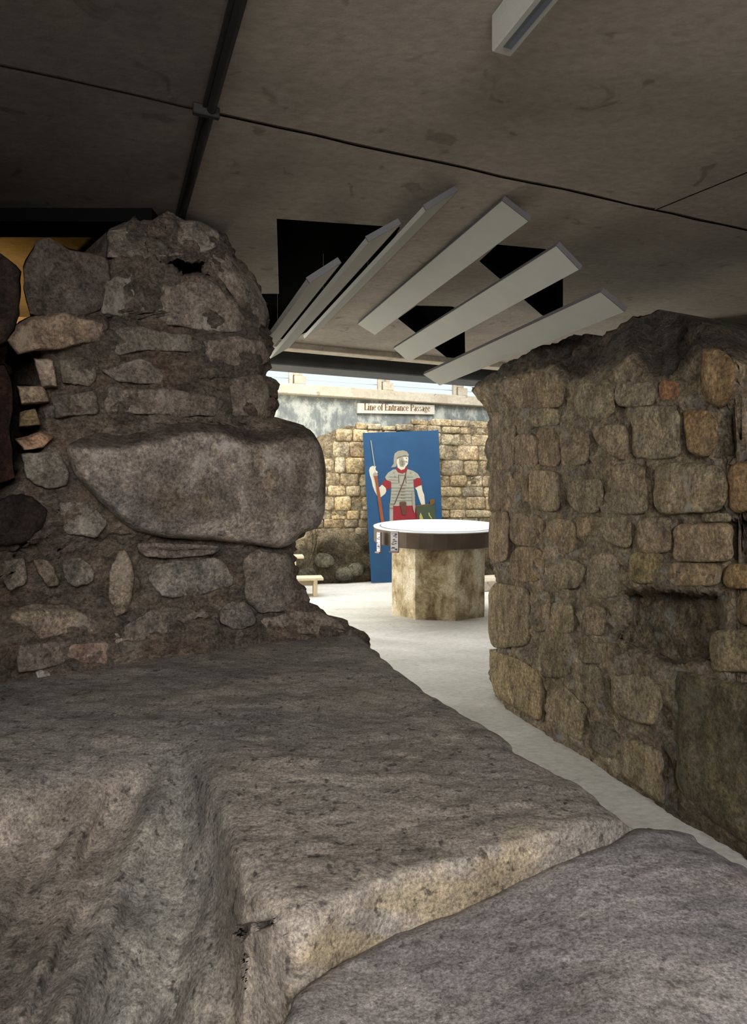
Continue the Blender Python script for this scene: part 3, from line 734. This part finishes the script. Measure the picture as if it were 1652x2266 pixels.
# ------------------------------------------------------------------ fluorescent fitting, conduit
a0 = pc(1108, 122, 2.50); b0 = pc(1225, -20, 2.50)
lt = empty('ceiling_light', tuple((a0+b0)/2+UP*0.1)); tag(lt, 'unlit slim fluorescent light fitting on the ceiling at the top right', 'ceiling light')
dl = b0-a0; dl[2] = 0; dl /= np.linalg.norm(dl); dn = np.array([-dl[1], dl[0], 0])
if dn[0] < 0: dn = -dn
w_l = 0.060
A = a0-dn*w_l*0.5
part_world(box('housing', A, dl*1.3, dn*w_l, UP*0.1, M['white'], bevel=0.004), lt)
part_world(box('channel', A+dn*0.018+dl*0.03-UP*0.0015, dl*1.24, dn*0.010, UP*0.004, M['grill'], bevel=0), lt)
part_world(box('tube_cover', A+dn*0.028+dl*0.03-UP*0.002, dl*1.24, dn*0.014, UP*0.005, M['diff'], bevel=0), lt)

def tube(name, pts, r, mat, root, n=10):
    vs, fs = [], []
    for i, p in enumerate(pts):
        d = pts[min(i+1, len(pts)-1)]-pts[max(i-1, 0)]; d = d/np.linalg.norm(d); s = np.cross(d, UP); s /= np.linalg.norm(s); t = np.cross(s, d)
        for k in range(n):
            a = 2*math.pi*k/n; vs.append(p+r*(math.cos(a)*s+math.sin(a)*t))
    for i in range(len(pts)-1):
        for k in range(n): fs.append((i*n+k, i*n+(k+1) % n, (i+1)*n+(k+1) % n, (i+1)*n+k))
    fs.append(tuple(range(n))); fs.append(tuple((len(pts)-1)*n+k for k in range(n)))
    return part_world(from_data(name, vs, fs, mat), root)
ca, cb = pc(534, 0, 2.583), pc(397, 500, 2.583); cd = cb-ca
cr = empty('conduit', tuple(ca)); tag(cr, 'black pipe running along the ceiling at the upper left', 'pipe')
tube('pipe', [ca-cd*1.4, ca, ca+cd*0.5, ca+cd*0.97], 0.0145, M['dark'], cr, 12)
part_world(box('side_rail', ca-cd*1.4-np.array([.030, 0, -.003]), (0.012, 0, 0), cd*2.37, UP*0.012, M['dark'], bevel=0), cr)
bk = pc(456, 254, 2.57)
part_world(box('bracket', bk-D2*0.043-D1*0.011-UP*0.006, D2*0.086, D1*0.022, UP*0.034, M['dark'], bevel=0.003), cr)

# ================================================================== RUIN AT THE RIGHT
def DR(px, py=0): return 2.062/((px-CX)/F+0.307)
right = empty('wall_ruin_right', tuple(P(1300, 1650, 3.2)*np.array([1, 1, 0]))); struct(right, 'tall crumbling sandstone wall on the right of the passage')
topx = [1040, 1060, 1110, 1180, 1260, 1300, 1325, 1400, 1450, 1500, 1540, 1580, 1596, 1612, 1632, 1640, 1700, 2600]
topy = [866, 848, 815, 780, 745, 740, 746, 706, 691, 696, 714, 722, 745, 770, 810, 1018, 1024, 1030]
ly = [690, 850, 862, 880, 905, 925, 1000, 1050, 1130, 1165, 1175, 1205, 1250, 1285, 1300, 1320, 1400, 1432, 1437, 1480, 1520, 1545, 1580]
lx = [1046, 1046, 1048, 1060, 1074, 1078, 1078, 1082, 1086, 1094, 1096, 1088, 1090, 1098, 1100, 1084, 1092, 1108, 1082, 1084, 1090, 1094, 1100]
crx = [1050, 1100, 1180, 1230, 1262, 1300, 1350, 1400, 1440, 1500, 1560, 1640]; cry = [866, 846, 826, 822, 850, 838, 818, 798, 842, 846, 790, 800]
nc, nr = 190, 170
u = np.linspace(0, 1, nc)
G = np.zeros((nr, nc, 3)); TT = np.ones((nr, nc, 3))
# unseen block added beside the viewer, outside the frame, to shade the left side
box('light_blocker', (-3.6, -1.6, 0), (2.53, 0, 0), (0, 3.1, 0), (0, 0, 2.5), M['pier'], bevel=0.05)
cb_ = bpy.data.objects['light_blocker']; cb_.name = 'wall_light_blocker'; struct(cb_, 'unseen block added beside the viewer for shade')
niche = [(1378, 1312), (1480, 1305), (1598, 1316), (1606, 1390), (1575, 1462), (1490, 1474), (1440, 1452), (1378, 1425), (1400, 1372)]
def inside_soft(px, py, poly, soft):
    p = np.array(poly, float); q = np.roll(p, -1, 0); best = 1e9; ins = False
    for a, b in zip(p, q):
        ab = b-a; t = max(0, min(1, ((px-a[0])*ab[0]+(py-a[1])*ab[1])/(ab@ab))); d = math.hypot(px-a[0]-t*ab[0], py-a[1]-t*ab[1]); best = min(best, d)
        if (a[1] > py) != (b[1] > py) and px < (b[0]-a[0])*(py-a[1])/(b[1]-a[1])+a[0]: ins = not ins
    return smooth(-soft, soft, best if ins else -best)
for j in range(nc):
    for i in range(nr):
        # the column's nominal place, then slid so the first column follows the broken end of the wall
        px0 = 1080+(u[j]**1.35)*1300
        yt = interp(px0, topx, topy); yb = HY+1.3*F/DR(px0)+6
        t = i/(nr-1); py = yt+(yb-yt)*t
        k = math.exp(-(px0-1080)/45.0); px = px0+(interp(py, ly, lx)-1080)*k
        if j == 0 and i == 0: px = 1050
        if py < 900 and px < 1110: py = max(py, interp(px, topx, topy))
        D = DR(px0)
        D += 0.10*k**3                                     # the arris turns away
        up = max(0, interp(px, crx, cry)-py); D += up*0.0034+0.02*smooth(0, 8, up)   # crust leans back
        if 1370 < px < 1612 and 1295 < py < 1485: D += 0.20*inside_soft(px, py, niche, 9)
        if px > 1600 and 1148 < py < 1252: D += 0.10*smooth(1600, 1640, px)*smooth(1150, 1158, py)*(1-smooth(1242, 1250, py))
        if px > 1585 and 860 < py < 1020: D += 0.06*smooth(1590, 1625, px+0.25*(py-900))*smooth(880, 920, py)
        G[i, j] = P(px, py, D)
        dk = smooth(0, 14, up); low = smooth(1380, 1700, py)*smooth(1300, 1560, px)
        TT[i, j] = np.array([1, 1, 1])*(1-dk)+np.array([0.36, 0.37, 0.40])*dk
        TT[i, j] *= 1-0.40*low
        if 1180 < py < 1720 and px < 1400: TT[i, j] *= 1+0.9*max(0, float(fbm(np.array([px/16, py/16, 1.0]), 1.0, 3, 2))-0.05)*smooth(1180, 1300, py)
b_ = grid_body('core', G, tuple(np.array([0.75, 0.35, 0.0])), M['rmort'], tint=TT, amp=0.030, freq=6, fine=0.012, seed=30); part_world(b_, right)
b_['label'] = 'crumbled sandstone and mortar core with dark top crust'

RS = [  # (outline, proud, colour; warm lamp light tinted into the rightmost ones)
 (rr(1084, 1136, 918, 1036, .12), .022, (.95, .88, .85)), (rr(1141, 1186, 964, 1032), .03, (.95, .85, .8)), (rr(1190, 1236, 950, 1030, .25), .03, (.95, .85, .75)), (rr(1240, 1298, 946, 1028, .22), .03, (1, .9, .8)),
 ([(1307, 940), (1380, 937), (1392, 985), (1385, 1022), (1345, 1005), (1312, 970)], .035, (1.05, 1, .95)), (rr(1400, 1501, 903, 1012, .16), .045, (1.1, 1.08, 1.02)),
 ([(1506, 905), (1560, 903), (1590, 930), (1588, 985), (1560, 1018), (1515, 1000)], .04, (1.12, .88, .62)),
 (rr(1172, 1233, 908, 940), .025, (1, 1, .9)), (rr(1084, 1166, 1047, 1128, .2), .02, (1, .9, .8)), (rr(1172, 1234, 1042, 1128, .2), .028, (1.02, .95, .85)),
 ([(1262, 1060), (1330, 1058), (1336, 1110), (1320, 1138), (1275, 1136), (1254, 1105)], .03, (.95, .93, .85)), (rr(1357, 1428, 1028, 1136, .18), .045, (1.12, 1.08, .98)), (rr(1450, 1608, 1027, 1132, .22), .055, (1.15, 1.1, .98)),
 (rr(1613, 1710, 1026, 1128, .2), .05, (1.12, .86, .6)), (rr(1086, 1122, 1134, 1238, .2), .02, (1.05, .92, .8)), (rr(1277, 1321, 1146, 1184), .025, (1.0, .92, .8)),
 ([(1324, 1142), (1392, 1140), (1397, 1175), (1392, 1216), (1350, 1205), (1324, 1180)], .03, (1, .97, .9)), (rr(1411, 1480, 1146, 1222, .16), .045, (1.15, 1.05, .98)), (rr(1491, 1616, 1162, 1243, .15), .055, (1.3, 1.15, 1.0)),
 (rr(1553, 1612, 1139, 1153), .02, (.9, .9, .85)), (rr(1094, 1156, 838, 897, .2), .018, (1.1, 1.05, .9)), (rr(1160, 1244, 830, 900, .25), .022, (.95, .85, .75)), (rr(1272, 1356, 846, 924, .3), .03, (.9, .9, .8)),
 (rr(1360, 1448, 848, 896, .25), .03, (.95, .95, .9)), (rr(1460, 1502, 846, 882, .3), .03, (1.1, .7, .5)), ([(1555, 770), (1600, 775), (1625, 805), (1628, 870), (1600, 905), (1560, 890), (1548, 830)], .05, (1.08, .86, .6)),
 (rr(1390, 1474, 1226, 1286, .15), .03, (.92, .88, .65)), (rr(1479, 1594, 1249, 1294, .25), .04, (1.15, 1.0, .8)), (rr(1603, 1712, 1252, 1298, .3), .04, (1.1, .9, .6)), (rr(1084, 1168, 1296, 1428, .22), .028, (1, .93, .8)),
 (rr(1221, 1266, 1337, 1399), .025, (.95, .92, .8)), (rr(1196, 1262, 1402, 1498), .022, (.82, .8, .68)), (rr(1292, 1337, 1344, 1402), .025, (.95, .9, .8)), (rr(1176, 1214, 1310, 1392), .02, (.95, .9, .8)),
 ([(1082, 1438), (1129, 1449), (1197, 1489), (1199, 1597), (1150, 1575), (1097, 1540), (1084, 1490)], .03, (1.05, .98, .8)), ([(1209, 1548), (1247, 1515), (1297, 1562), (1290, 1645), (1212, 1602)], .025, (1.0, .97, .85)),
 (rr(1273, 1333, 1478, 1550, .25), .025, (.85, .83, .72)), ([(1346, 1497), (1400, 1490), (1460, 1496), (1466, 1535), (1452, 1606), (1405, 1602), (1357, 1576)], .04, (.98, .96, .86)),
 ([(1307, 1588), (1368, 1620), (1369, 1695), (1301, 1655)], .02, (.55, .55, .52)), ([(1374, 1628), (1462, 1660), (1473, 1784), (1420, 1750), (1374, 1712)], .04, (.88, .86, .76)),
 ([(1494, 1478), (1600, 1500), (1720, 1512), (1740, 1900), (1660, 1880), (1577, 1822), (1494, 1742)], .05, (.42, .42, .36)), (rr(1575, 1712, 1398, 1484, .2), .045, (.9, .87, .72)), (rr(1634, 1712, 1312, 1382, .3), .04, (.95, .85, .65)),
 (rr(1280, 1372, 1426, 1466, .3), .02, (.8, .77, .66)), (rr(1215, 1290, 1240, 1300, .35), .025, (.95, .93, .85)), (rr(1300, 1368, 1225, 1320, .35), .025, (1.05, 1.02, .95)), (rr(1132, 1205, 1215, 1285, .3), .022, (.98, .85, .7)),
 (rr(1130, 1200, 1140, 1205, .3), .022, (.95, .85, .75)), (rr(1210, 1270, 1150, 1225, .3), .022, (.9, .82, .72)), (rr(1720, 1900, 1060, 1240, .2), .04, (1, .9, .8)), (rr(1730, 1930, 1300, 1500, .2), .04, (.8, .8, .7)), (rr(1760, 1950, 1540, 1900, .2), .04, (.6, .6, .55)),
]
for k, (poly, pr, col) in enumerate(RS):
    a = np.array(poly); big = (np.ptp(a[:, 0])*np.ptp(a[:, 1]))**.5
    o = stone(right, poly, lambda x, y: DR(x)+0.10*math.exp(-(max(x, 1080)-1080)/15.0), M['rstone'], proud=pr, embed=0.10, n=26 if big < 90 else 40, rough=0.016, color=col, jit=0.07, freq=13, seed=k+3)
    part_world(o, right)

# ================================================================== RUIN AT THE LEFT
def DL(px, py=1000):
    d = 2.32+0.78*np.clip((px+0.0)/720, -1.2, 1.2)
    return d
left = empty('wall_ruin_left', (-0.8, 2.8, 0.6)); struct(left, 'dark rubble wall stub standing on the foreground slab')
ry = [486, 492, 500, 512, 530, 580, 640, 680, 750, 810, 832, 845, 870, 934, 940, 975, 1060, 1150, 1185, 1212, 1240, 1290, 1318, 1338, 1352, 1372, 1395, 1410, 1440, 1600]
rx = [400, 455, 478, 490, 506, 530, 568, 590, 597, 598, 590, 598, 601, 603, 655, 690, 700, 690, 664, 652, 652, 662, 680, 684, 720, 760, 790, 812, 820, 820]
lyy = [486, 500, 520, 690, 702, 760, 790, 900, 1000, 1060, 1100, 1150, 1250, 1400, 1600]
lxx = [290, 258, 236, 214, 66, 62, 76, 84, 66, 36, 4, -60, -300, -600, -700]
nr, nc = 190, 150
G = np.zeros((nr, nc, 3)); TT = np.ones((nr, nc, 3))
hole = [(346, 582), (390, 572), (450, 578), (452, 608), (405, 610), (380, 592)]
for i in range(nr):
    py = 486+(1590-486)*(i/(nr-1))
    xl, xr_ = interp(py, lyy, lxx), interp(py, ry, rx)+4*float(vnoise(np.array([py/14, 0, 3.]), 5)+vnoise(np.array([py/6, 0, 3.]), 5))
    for j in range(nc):
        t = j/(nc-1); px = xl+(xr_-xl)*(t if xl > -50 else t)
        D = float(DL(px, py))
        er = (xr_-px)/60.0
        D += 0.16*(max(0, 1-er)**3); el = (px-xl)/40.0; D += 0.12*(max(0, 1-el)**3)
        D += 0.20*smooth(620, 486, py)*0.5*(1 if py < 620 else 0)      # the top crumbles back
        D += 0.10*smooth(900, 935, py)*0-0.0
        if py > 1180: D += 0.06*smooth(1180, 1215, py)*(1-smooth(1330, 1400, py))
        if py > 1330: D -= 0.06*smooth(1330, 1560, py)                   # foot spreads onto the slab
        if 335 < px < 465 and 560 < py < 620: D += 0.30*inside_soft(px, py, hole, 5)
        D += 0.025*float(fbm(np.array([px/90, py/45, 2.0]), 1.0, 3, 12, ridged=True))
        G[i, j] = P(px, py, D)
        warm = smooth(1330, 1500, py); redd = max(0, float(vnoise(np.array([px/70, py/60, 3.3]), 5)))
        c_ = np.array([0.84, 0.80, 0.78]); c_ = c_*(1-redd*.6)+np.array([1.05, 0.80, 0.74])*redd*.6
        TT[i, j] = c_*(1-0.28*(1-smooth(860, 960, py)))*np.array([1.03, 1.0, 0.93])  # upper rubble darkened, painting in the dimmer light near the ceiling
TT[:, :, 2] *= 0.99
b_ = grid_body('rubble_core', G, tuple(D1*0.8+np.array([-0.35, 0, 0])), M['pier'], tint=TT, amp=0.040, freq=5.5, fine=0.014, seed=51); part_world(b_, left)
b_['label'] = 'lumpy earthy mortar between the rubble'

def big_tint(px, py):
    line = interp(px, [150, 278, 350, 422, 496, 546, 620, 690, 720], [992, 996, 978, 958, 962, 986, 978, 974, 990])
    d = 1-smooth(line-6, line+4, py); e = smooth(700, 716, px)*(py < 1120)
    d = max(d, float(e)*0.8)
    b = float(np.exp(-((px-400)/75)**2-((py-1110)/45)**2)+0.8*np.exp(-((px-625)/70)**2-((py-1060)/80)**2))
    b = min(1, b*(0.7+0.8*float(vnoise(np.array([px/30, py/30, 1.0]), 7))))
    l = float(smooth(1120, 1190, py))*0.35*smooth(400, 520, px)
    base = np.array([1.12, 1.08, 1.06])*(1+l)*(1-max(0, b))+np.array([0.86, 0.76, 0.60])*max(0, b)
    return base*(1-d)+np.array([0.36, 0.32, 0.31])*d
def big_D(px, py):
    line = interp(px, [150, 278, 350, 422, 496, 546, 620, 690, 720], [992, 996, 978, 958, 962, 986, 978, 974, 990])
    return float(DL(px))+0.0035*max(0, line-py)-0.02+0.04*smooth(1120, 1210, py)
bigp = [(146, 992), (190, 955), (300, 935), (420, 930), (540, 936), (640, 934), (690, 950), (713, 990), (720, 1040), (720, 1130), (705, 1168), (664, 1180), (655, 1198), (620, 1215), (560, 1206), (496, 1198), (367, 1190), (293, 1174), (223, 1114), (164, 1050)]
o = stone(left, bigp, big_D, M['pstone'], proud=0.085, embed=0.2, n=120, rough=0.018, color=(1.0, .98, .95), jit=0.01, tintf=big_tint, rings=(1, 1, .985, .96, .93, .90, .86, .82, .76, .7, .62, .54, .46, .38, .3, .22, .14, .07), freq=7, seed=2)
o['label'] = 'large flat faced block jutting out, with a dark crust on top'; part_world(o, left)
LS = [
 ([(342, 1247), (397, 1242), (491, 1233), (516, 1277), (511, 1297), (422, 1322), (362, 1322), (323, 1277)], .03, (.88, .90, .93)),
 ([(268, 1210), (293, 1238), (298, 1277), (288, 1352), (253, 1364), (236, 1322), (243, 1257)], .05, (1.15, 1.0, .75)),
 ([(12, 1362), (60, 1337), (154, 1337), (184, 1357), (223, 1396), (124, 1406), (89, 1416), (50, 1386)], .05, (1.2, 1.02, .82)),
 ([(248, 1396), (338, 1347), (447, 1342), (472, 1362), (397, 1391), (323, 1416), (258, 1431)], .03, (.92, .86, .78)),
 ([(486, 1350), (510, 1330), (545, 1332), (563, 1357), (566, 1382), (526, 1396), (486, 1380)], .035, (.95, .93, .9)),
 ([(536, 1240), (571, 1218), (640, 1230), (655, 1280), (662, 1325), (625, 1350), (576, 1362), (541, 1322)], .06, (1.0, .93, .88)),
 ([(655, 1300), (676, 1305), (684, 1325), (676, 1345), (645, 1347), (640, 1320)], .02, (.85, .75, .68)),
 ([(77, 1486), (95, 1480), (112, 1488), (112, 1506), (88, 1513)], .03, (1.5, 1.55, 1.6)),
 ([(69, 1240), (100, 1236), (118, 1250), (134, 1297), (109, 1300), (86, 1270)], .03, (1.2, 1.02, .8)),
 ([(135, 1236), (175, 1230), (205, 1250), (208, 1290), (165, 1300), (138, 1280)], .025, (.75, .75, .72)),
 ([(159, 1426), (238, 1420), (250, 1450), (240, 1470), (189, 1470), (150, 1455)], .025, (1.1, .72, .6)),
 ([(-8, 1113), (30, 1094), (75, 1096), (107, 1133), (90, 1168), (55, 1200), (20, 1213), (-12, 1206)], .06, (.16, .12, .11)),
 ([(45, 1004), (124, 994), (154, 1040), (150, 1075), (100, 1085), (60, 1060)], .035, (.62, .66, .63)),
 ([(233, 514), (278, 496), (358, 489), (448, 498), (475, 514), (488, 543), (448, 560), (314, 572), (240, 570)], .03, (.9, .84, .76)),
 ([(480, 520), (506, 552), (573, 642), (596, 691), (586, 727), (545, 700), (500, 640), (455, 580)], .04, (1.0, .90, .84)),
 ([(300, 682), (350, 625), (448, 612), (515, 664), (560, 718), (538, 740), (448, 730), (358, 712)], .04, (.98, .90, .86)),
 ([(448, 756), (530, 746), (590, 763), (597, 798), (540, 826), (455, 800)], .035, (1.0, .88, .82)),
 ([(220, 816), (314, 789), (372, 826), (358, 850), (251, 843)], .03, (.85, .78, .74)),
 ([(233, 852), (381, 862), (493, 888), (484, 924), (233, 912)], .03, (.85, .78, .74)),
 ([(505, 836), (575, 832), (590, 850), (600, 875), (600, 922), (515, 922)], .03, (.95, .84, .78)),
 ([(225, 620), (290, 600), (300, 660), (285, 700), (225, 700)], .03, (.75, .74, .68)),
 ([(240, 720), (340, 725), (430, 745), (430, 780), (320, 775), (240, 790)], .025, (.78, .74, .68)),
 ([(130, 795), (205, 780), (215, 830), (205, 860), (140, 850)], .03, (.85, .80, .62)),
 ([(110, 870), (215, 865), (222, 915), (120, 925)], .03, (.7, .64, .58)),
 ([(130, 1110), (200, 1115), (240, 1160), (215, 1190), (140, 1180)], .025, (.72, .70, .66)),
 ([(300, 1200), (420, 1205), (490, 1212), (480, 1228), (380, 1236), (310, 1232)], .02, (.85, .74, .72)),
 ([(10, 1240), (55, 1235), (62, 1290), (20, 1310), (5, 1280)], .03, (.7, .68, .66)),
 ([(40, 1425), (130, 1420), (150, 1465), (110, 1478), (40, 1490)], .03, (.8, .70, .66)),
 ([(570, 1372), (640, 1355), (700, 1352), (760, 1378), (780, 1398), (690, 1405), (590, 1402)], .02, (.95, .86, .76)),
]
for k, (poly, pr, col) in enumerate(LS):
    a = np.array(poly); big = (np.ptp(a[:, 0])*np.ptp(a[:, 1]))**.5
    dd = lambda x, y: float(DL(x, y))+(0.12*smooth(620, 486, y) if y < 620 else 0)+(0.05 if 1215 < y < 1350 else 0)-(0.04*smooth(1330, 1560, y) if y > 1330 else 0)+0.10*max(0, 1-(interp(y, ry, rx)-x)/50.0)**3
    o = stone(left, poly, dd, M['pstone'], proud=pr*0.55, embed=0.12, n=52 if big > 100 else 34, rough=0.028, color=col if col[0] < .3 else tuple((0.45+0.55*c)*(0.74 if a[:, 1].mean() < 930 else 1.0)*t for c, t in zip(col, (1.02, 0.99, 0.94))), jit=0.13, freq=8, seed=k+40); part_world(o, left)  # higher stones coloured darker, standing in for the weaker light up there
# loose stones projecting at the stub's left end, standing in depth
LL = [([(81, 536), (110, 530), (130, 546), (218, 562), (240, 575), (240, 640), (235, 690), (150, 705), (70, 700), (52, 640), (50, 590)], .01, .45, (.36, .32, .30)),
 ([(18, 754), (40, 715), (70, 700), (125, 691), (233, 713), (224, 754), (134, 772), (31, 785)], .05, .4, (.9, .74, .58)),
 ([(72, 789), (116, 794), (128, 857), (92, 860)], .04, .3, (1.1, .95, .8)),
 ([(36, 852), (94, 848), (110, 888), (45, 893)], .05, .3, (1.3, 1.1, .85)),
 ([(45, 913), (81, 908), (92, 940), (42, 944)], .04, .3, (.9, .75, .45)),
 ([(36, 972), (90, 955), (120, 964), (95, 987), (49, 993)], .05, .3, (1.3, .9, .65)),
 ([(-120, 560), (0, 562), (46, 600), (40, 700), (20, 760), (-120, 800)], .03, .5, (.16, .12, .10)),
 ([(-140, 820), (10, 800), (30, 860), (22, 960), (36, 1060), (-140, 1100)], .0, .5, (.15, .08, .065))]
for k, (poly, pr, em, col) in enumerate(LL):
    o = stone(left, poly, lambda x, y: float(DL(x, y)), M['pstone'], proud=pr, embed=em, n=40, rough=0.03, color=col, jit=0.10, freq=9, seed=k+90, sm=0); part_world(o, left)

# ================================================================== FOREGROUND SLABS
ZA = 0.65
edge_x = [684, 700, 745, 800, 850, 900, 945, 985, 1035, 1080, 1125, 1160, 1205, 1240, 1290, 1330, 1372, 1400, 1430]
edge_y = [1338, 1346, 1368, 1402, 1448, 1483, 1520, 1540, 1573, 1590, 1625, 1655, 1680, 1700, 1715, 1752, 1782, 1808, 1828]
crk_x = [1430, 1400, 1350, 1270, 1180, 1110, 1040, 980, 905, 840, 760, 700, 655, 630, 600, 560]
crk_y = [1828, 1842, 1872, 1900, 1936, 1970, 2008, 2030, 2058, 2090, 2132, 2168, 2215, 2266, 2360, 2560]
ye_x = [-700, -200, 0, 120, 250, 340, 400, 440, 470, 500, 535, 640, 760, 900, 1040, 1180, 1300, 1430, 1500]
ye_y = [1840, 1800, 1752, 1722, 1695, 1676, 1672, 1700, 1760, 1850, 1960, 2036, 2030, 1985, 1935, 1882, 1850, 1826, 1820]
EYA = (EYE-ZA)*F
ZB = 0.56
def zb(px): return ZB+0.055*smooth(800, 1400, px)
def lip(px):
    ye = interp(px, ye_x, ye_y)
    if px > 640:
        yc = interp(px, crk_x[::-1], crk_y[::-1]) if px < 1430 else 1828
        ye = ye+(HY+(EYE-ZA)/(EYE-zb(px)+0.02)*(yc-HY)-ye)*smooth(640, 760, px)
    return ye
def chip(py, s=0): return float(vnoise(np.array([py/26, 0.3, s]), 31)+0.7*vnoise(np.array([py/9, 0.7, s]), 32))
def DA(px, py):
    ye = lip(px)
    dt = EYA/(py-HY)
    df = EYA/(ye-HY)
    lean = 0.30*smooth(560, 430, px)+0.03
    df = df*(1-lean*smooth(ye-60, ye+620, py))   # the face leans towards the viewer
    k = 0.035+0.10*smooth(620, 400, px)-0.022*smooth(620, 800, px)
    d = max(dt, df)+k*0.5*math.exp(-abs(dt-df)/k)                     # rounded lip
    return d
nr, nc = 330, 330
G = np.zeros((nr, nc, 3)); TT = np.ones((nr, nc, 3))
for i in range(nr):
    ti = i/(nr-1); py = 1330+(2600-1330)*ti**1.15
    xr_ = interp(py, edge_y, edge_x) if py < 1828 else interp(py, crk_y, crk_x)
    xr_ += chip(py)*(7 if py < 1828 else 5)
    for j in range(nc):
        t = j/(nc-1); px = -650+(xr_+650)*(1-(1-t)**1.25)
        D = DA(px, max(py, 1338))
        bl = float(smooth(lip(px), lip(px)+120, py)*smooth(500, 420, px)) if px < 500 else 0
        uu = px+0.45*(py-1700)
        if bl: D -= bl*(0.07*float(vnoise(np.array([uu/130, py/600, 4.0]), 3))+0.03*float(vnoise(np.array([uu/48, py/260, 7.0]), 3)))
        p = P(px, max(py, 1338), D)
        er = (xr_-px)
        if py < 1828: p[2] -= 0.035*math.exp(-er/(14+0.03*(py-1330)))
        else: p[2] -= 0.03*math.exp(-er/30.0)
        pit = 0
        if 500 < px < 640 and 2010 < py < 2100:
            pit = max(inside_soft(px, py, [(560, 2040), (605, 2030), (602, 2050), (575, 2058)], 5), inside_soft(px, py, [(530, 2050), (556, 2040), (545, 2066), (532, 2080)], 5)); p = P(px, py, D+0.03*pit)
        G[i, j] = p
        ye = lip(px); below = smooth(ye-10, ye+40, py)
        n_ = float(vnoise(np.array([px/60, py/60, 0.2]), 3))
        c_ = np.array([0.90, 0.88, 0.86])
        # worn front part of the top and its face are paler and yellower; the channel is grey
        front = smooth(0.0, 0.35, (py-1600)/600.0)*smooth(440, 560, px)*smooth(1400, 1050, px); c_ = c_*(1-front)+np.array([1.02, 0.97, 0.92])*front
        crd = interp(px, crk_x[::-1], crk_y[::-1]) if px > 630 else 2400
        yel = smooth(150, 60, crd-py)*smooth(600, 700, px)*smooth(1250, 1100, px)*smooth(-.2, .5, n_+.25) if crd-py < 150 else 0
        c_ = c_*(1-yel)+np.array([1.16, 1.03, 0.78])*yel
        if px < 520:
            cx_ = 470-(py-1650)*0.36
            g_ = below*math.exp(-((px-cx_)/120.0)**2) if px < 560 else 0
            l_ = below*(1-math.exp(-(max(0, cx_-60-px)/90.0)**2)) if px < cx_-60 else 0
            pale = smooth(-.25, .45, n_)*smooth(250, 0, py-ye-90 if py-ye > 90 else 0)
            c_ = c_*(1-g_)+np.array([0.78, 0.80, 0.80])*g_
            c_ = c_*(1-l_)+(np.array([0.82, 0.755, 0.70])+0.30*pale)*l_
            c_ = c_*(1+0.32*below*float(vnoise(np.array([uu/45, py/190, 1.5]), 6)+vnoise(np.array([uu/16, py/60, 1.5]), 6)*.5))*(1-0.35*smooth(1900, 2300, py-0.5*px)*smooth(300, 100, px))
        TT[i, j] = c_*(1-0.7*pit)
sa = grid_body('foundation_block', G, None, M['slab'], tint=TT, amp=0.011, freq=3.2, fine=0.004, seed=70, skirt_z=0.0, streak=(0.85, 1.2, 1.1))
tag(sa, 'huge grey gritstone foundation slab with a scooped hollow, filling the lower left', 'stone block')

eb_x = [1425, 1440, 1480, 1530, 1560, 1600, 1660, 1800, 2100, 2700]
eb_y = [1822, 1836, 1838, 1850, 1872, 1893, 1932, 2020, 2210, 2600]
nr, nc = 190, 200
G = np.zeros((nr, nc, 3)); TT = np.ones((nr, nc, 3))
cy_, cx_l = crk_y, crk_x
for i in range(nr):
    py = 1834+(2600-1834)*(i/(nr-1))**1.1
    xl = interp(py, crk_y, crk_x)-4; xr_ = interp(py, eb_y, eb_x)+9*chip(py, 5)
    xl += chip(py)*5
    if xr_ < xl+4: xr_ = xl+4
    for j in range(nc):
        t = j/(nc-1); px = xl+(xr_-xl)*t
        zz = zb(px)-0.018*math.exp(-(px-xl)/12.0)-0.035*math.exp(-(xr_-px)/22.0)+0.012*math.sin(px/210)+0.02*smooth(1700, 900, px)*smooth(1900, 2300, py)
        G[i, j] = Pz(px, py, zz)
        rd = max(0, float(vnoise(np.array([px/110, py/70, 8.1]), 2)))*smooth(2080, 1850, py-0.15*(px-1400)) if py < 2120 else 0
        TT[i, j] = np.array([1.0, 0.985, 1.0])*(1-rd*.5)+np.array([1.0, .84, .80])*rd*.5
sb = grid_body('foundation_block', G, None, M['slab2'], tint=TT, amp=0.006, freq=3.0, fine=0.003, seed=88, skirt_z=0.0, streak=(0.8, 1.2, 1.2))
tag(sb, 'smooth mauve grey stone slab at the lower right, beyond the long crack', 'stone block')
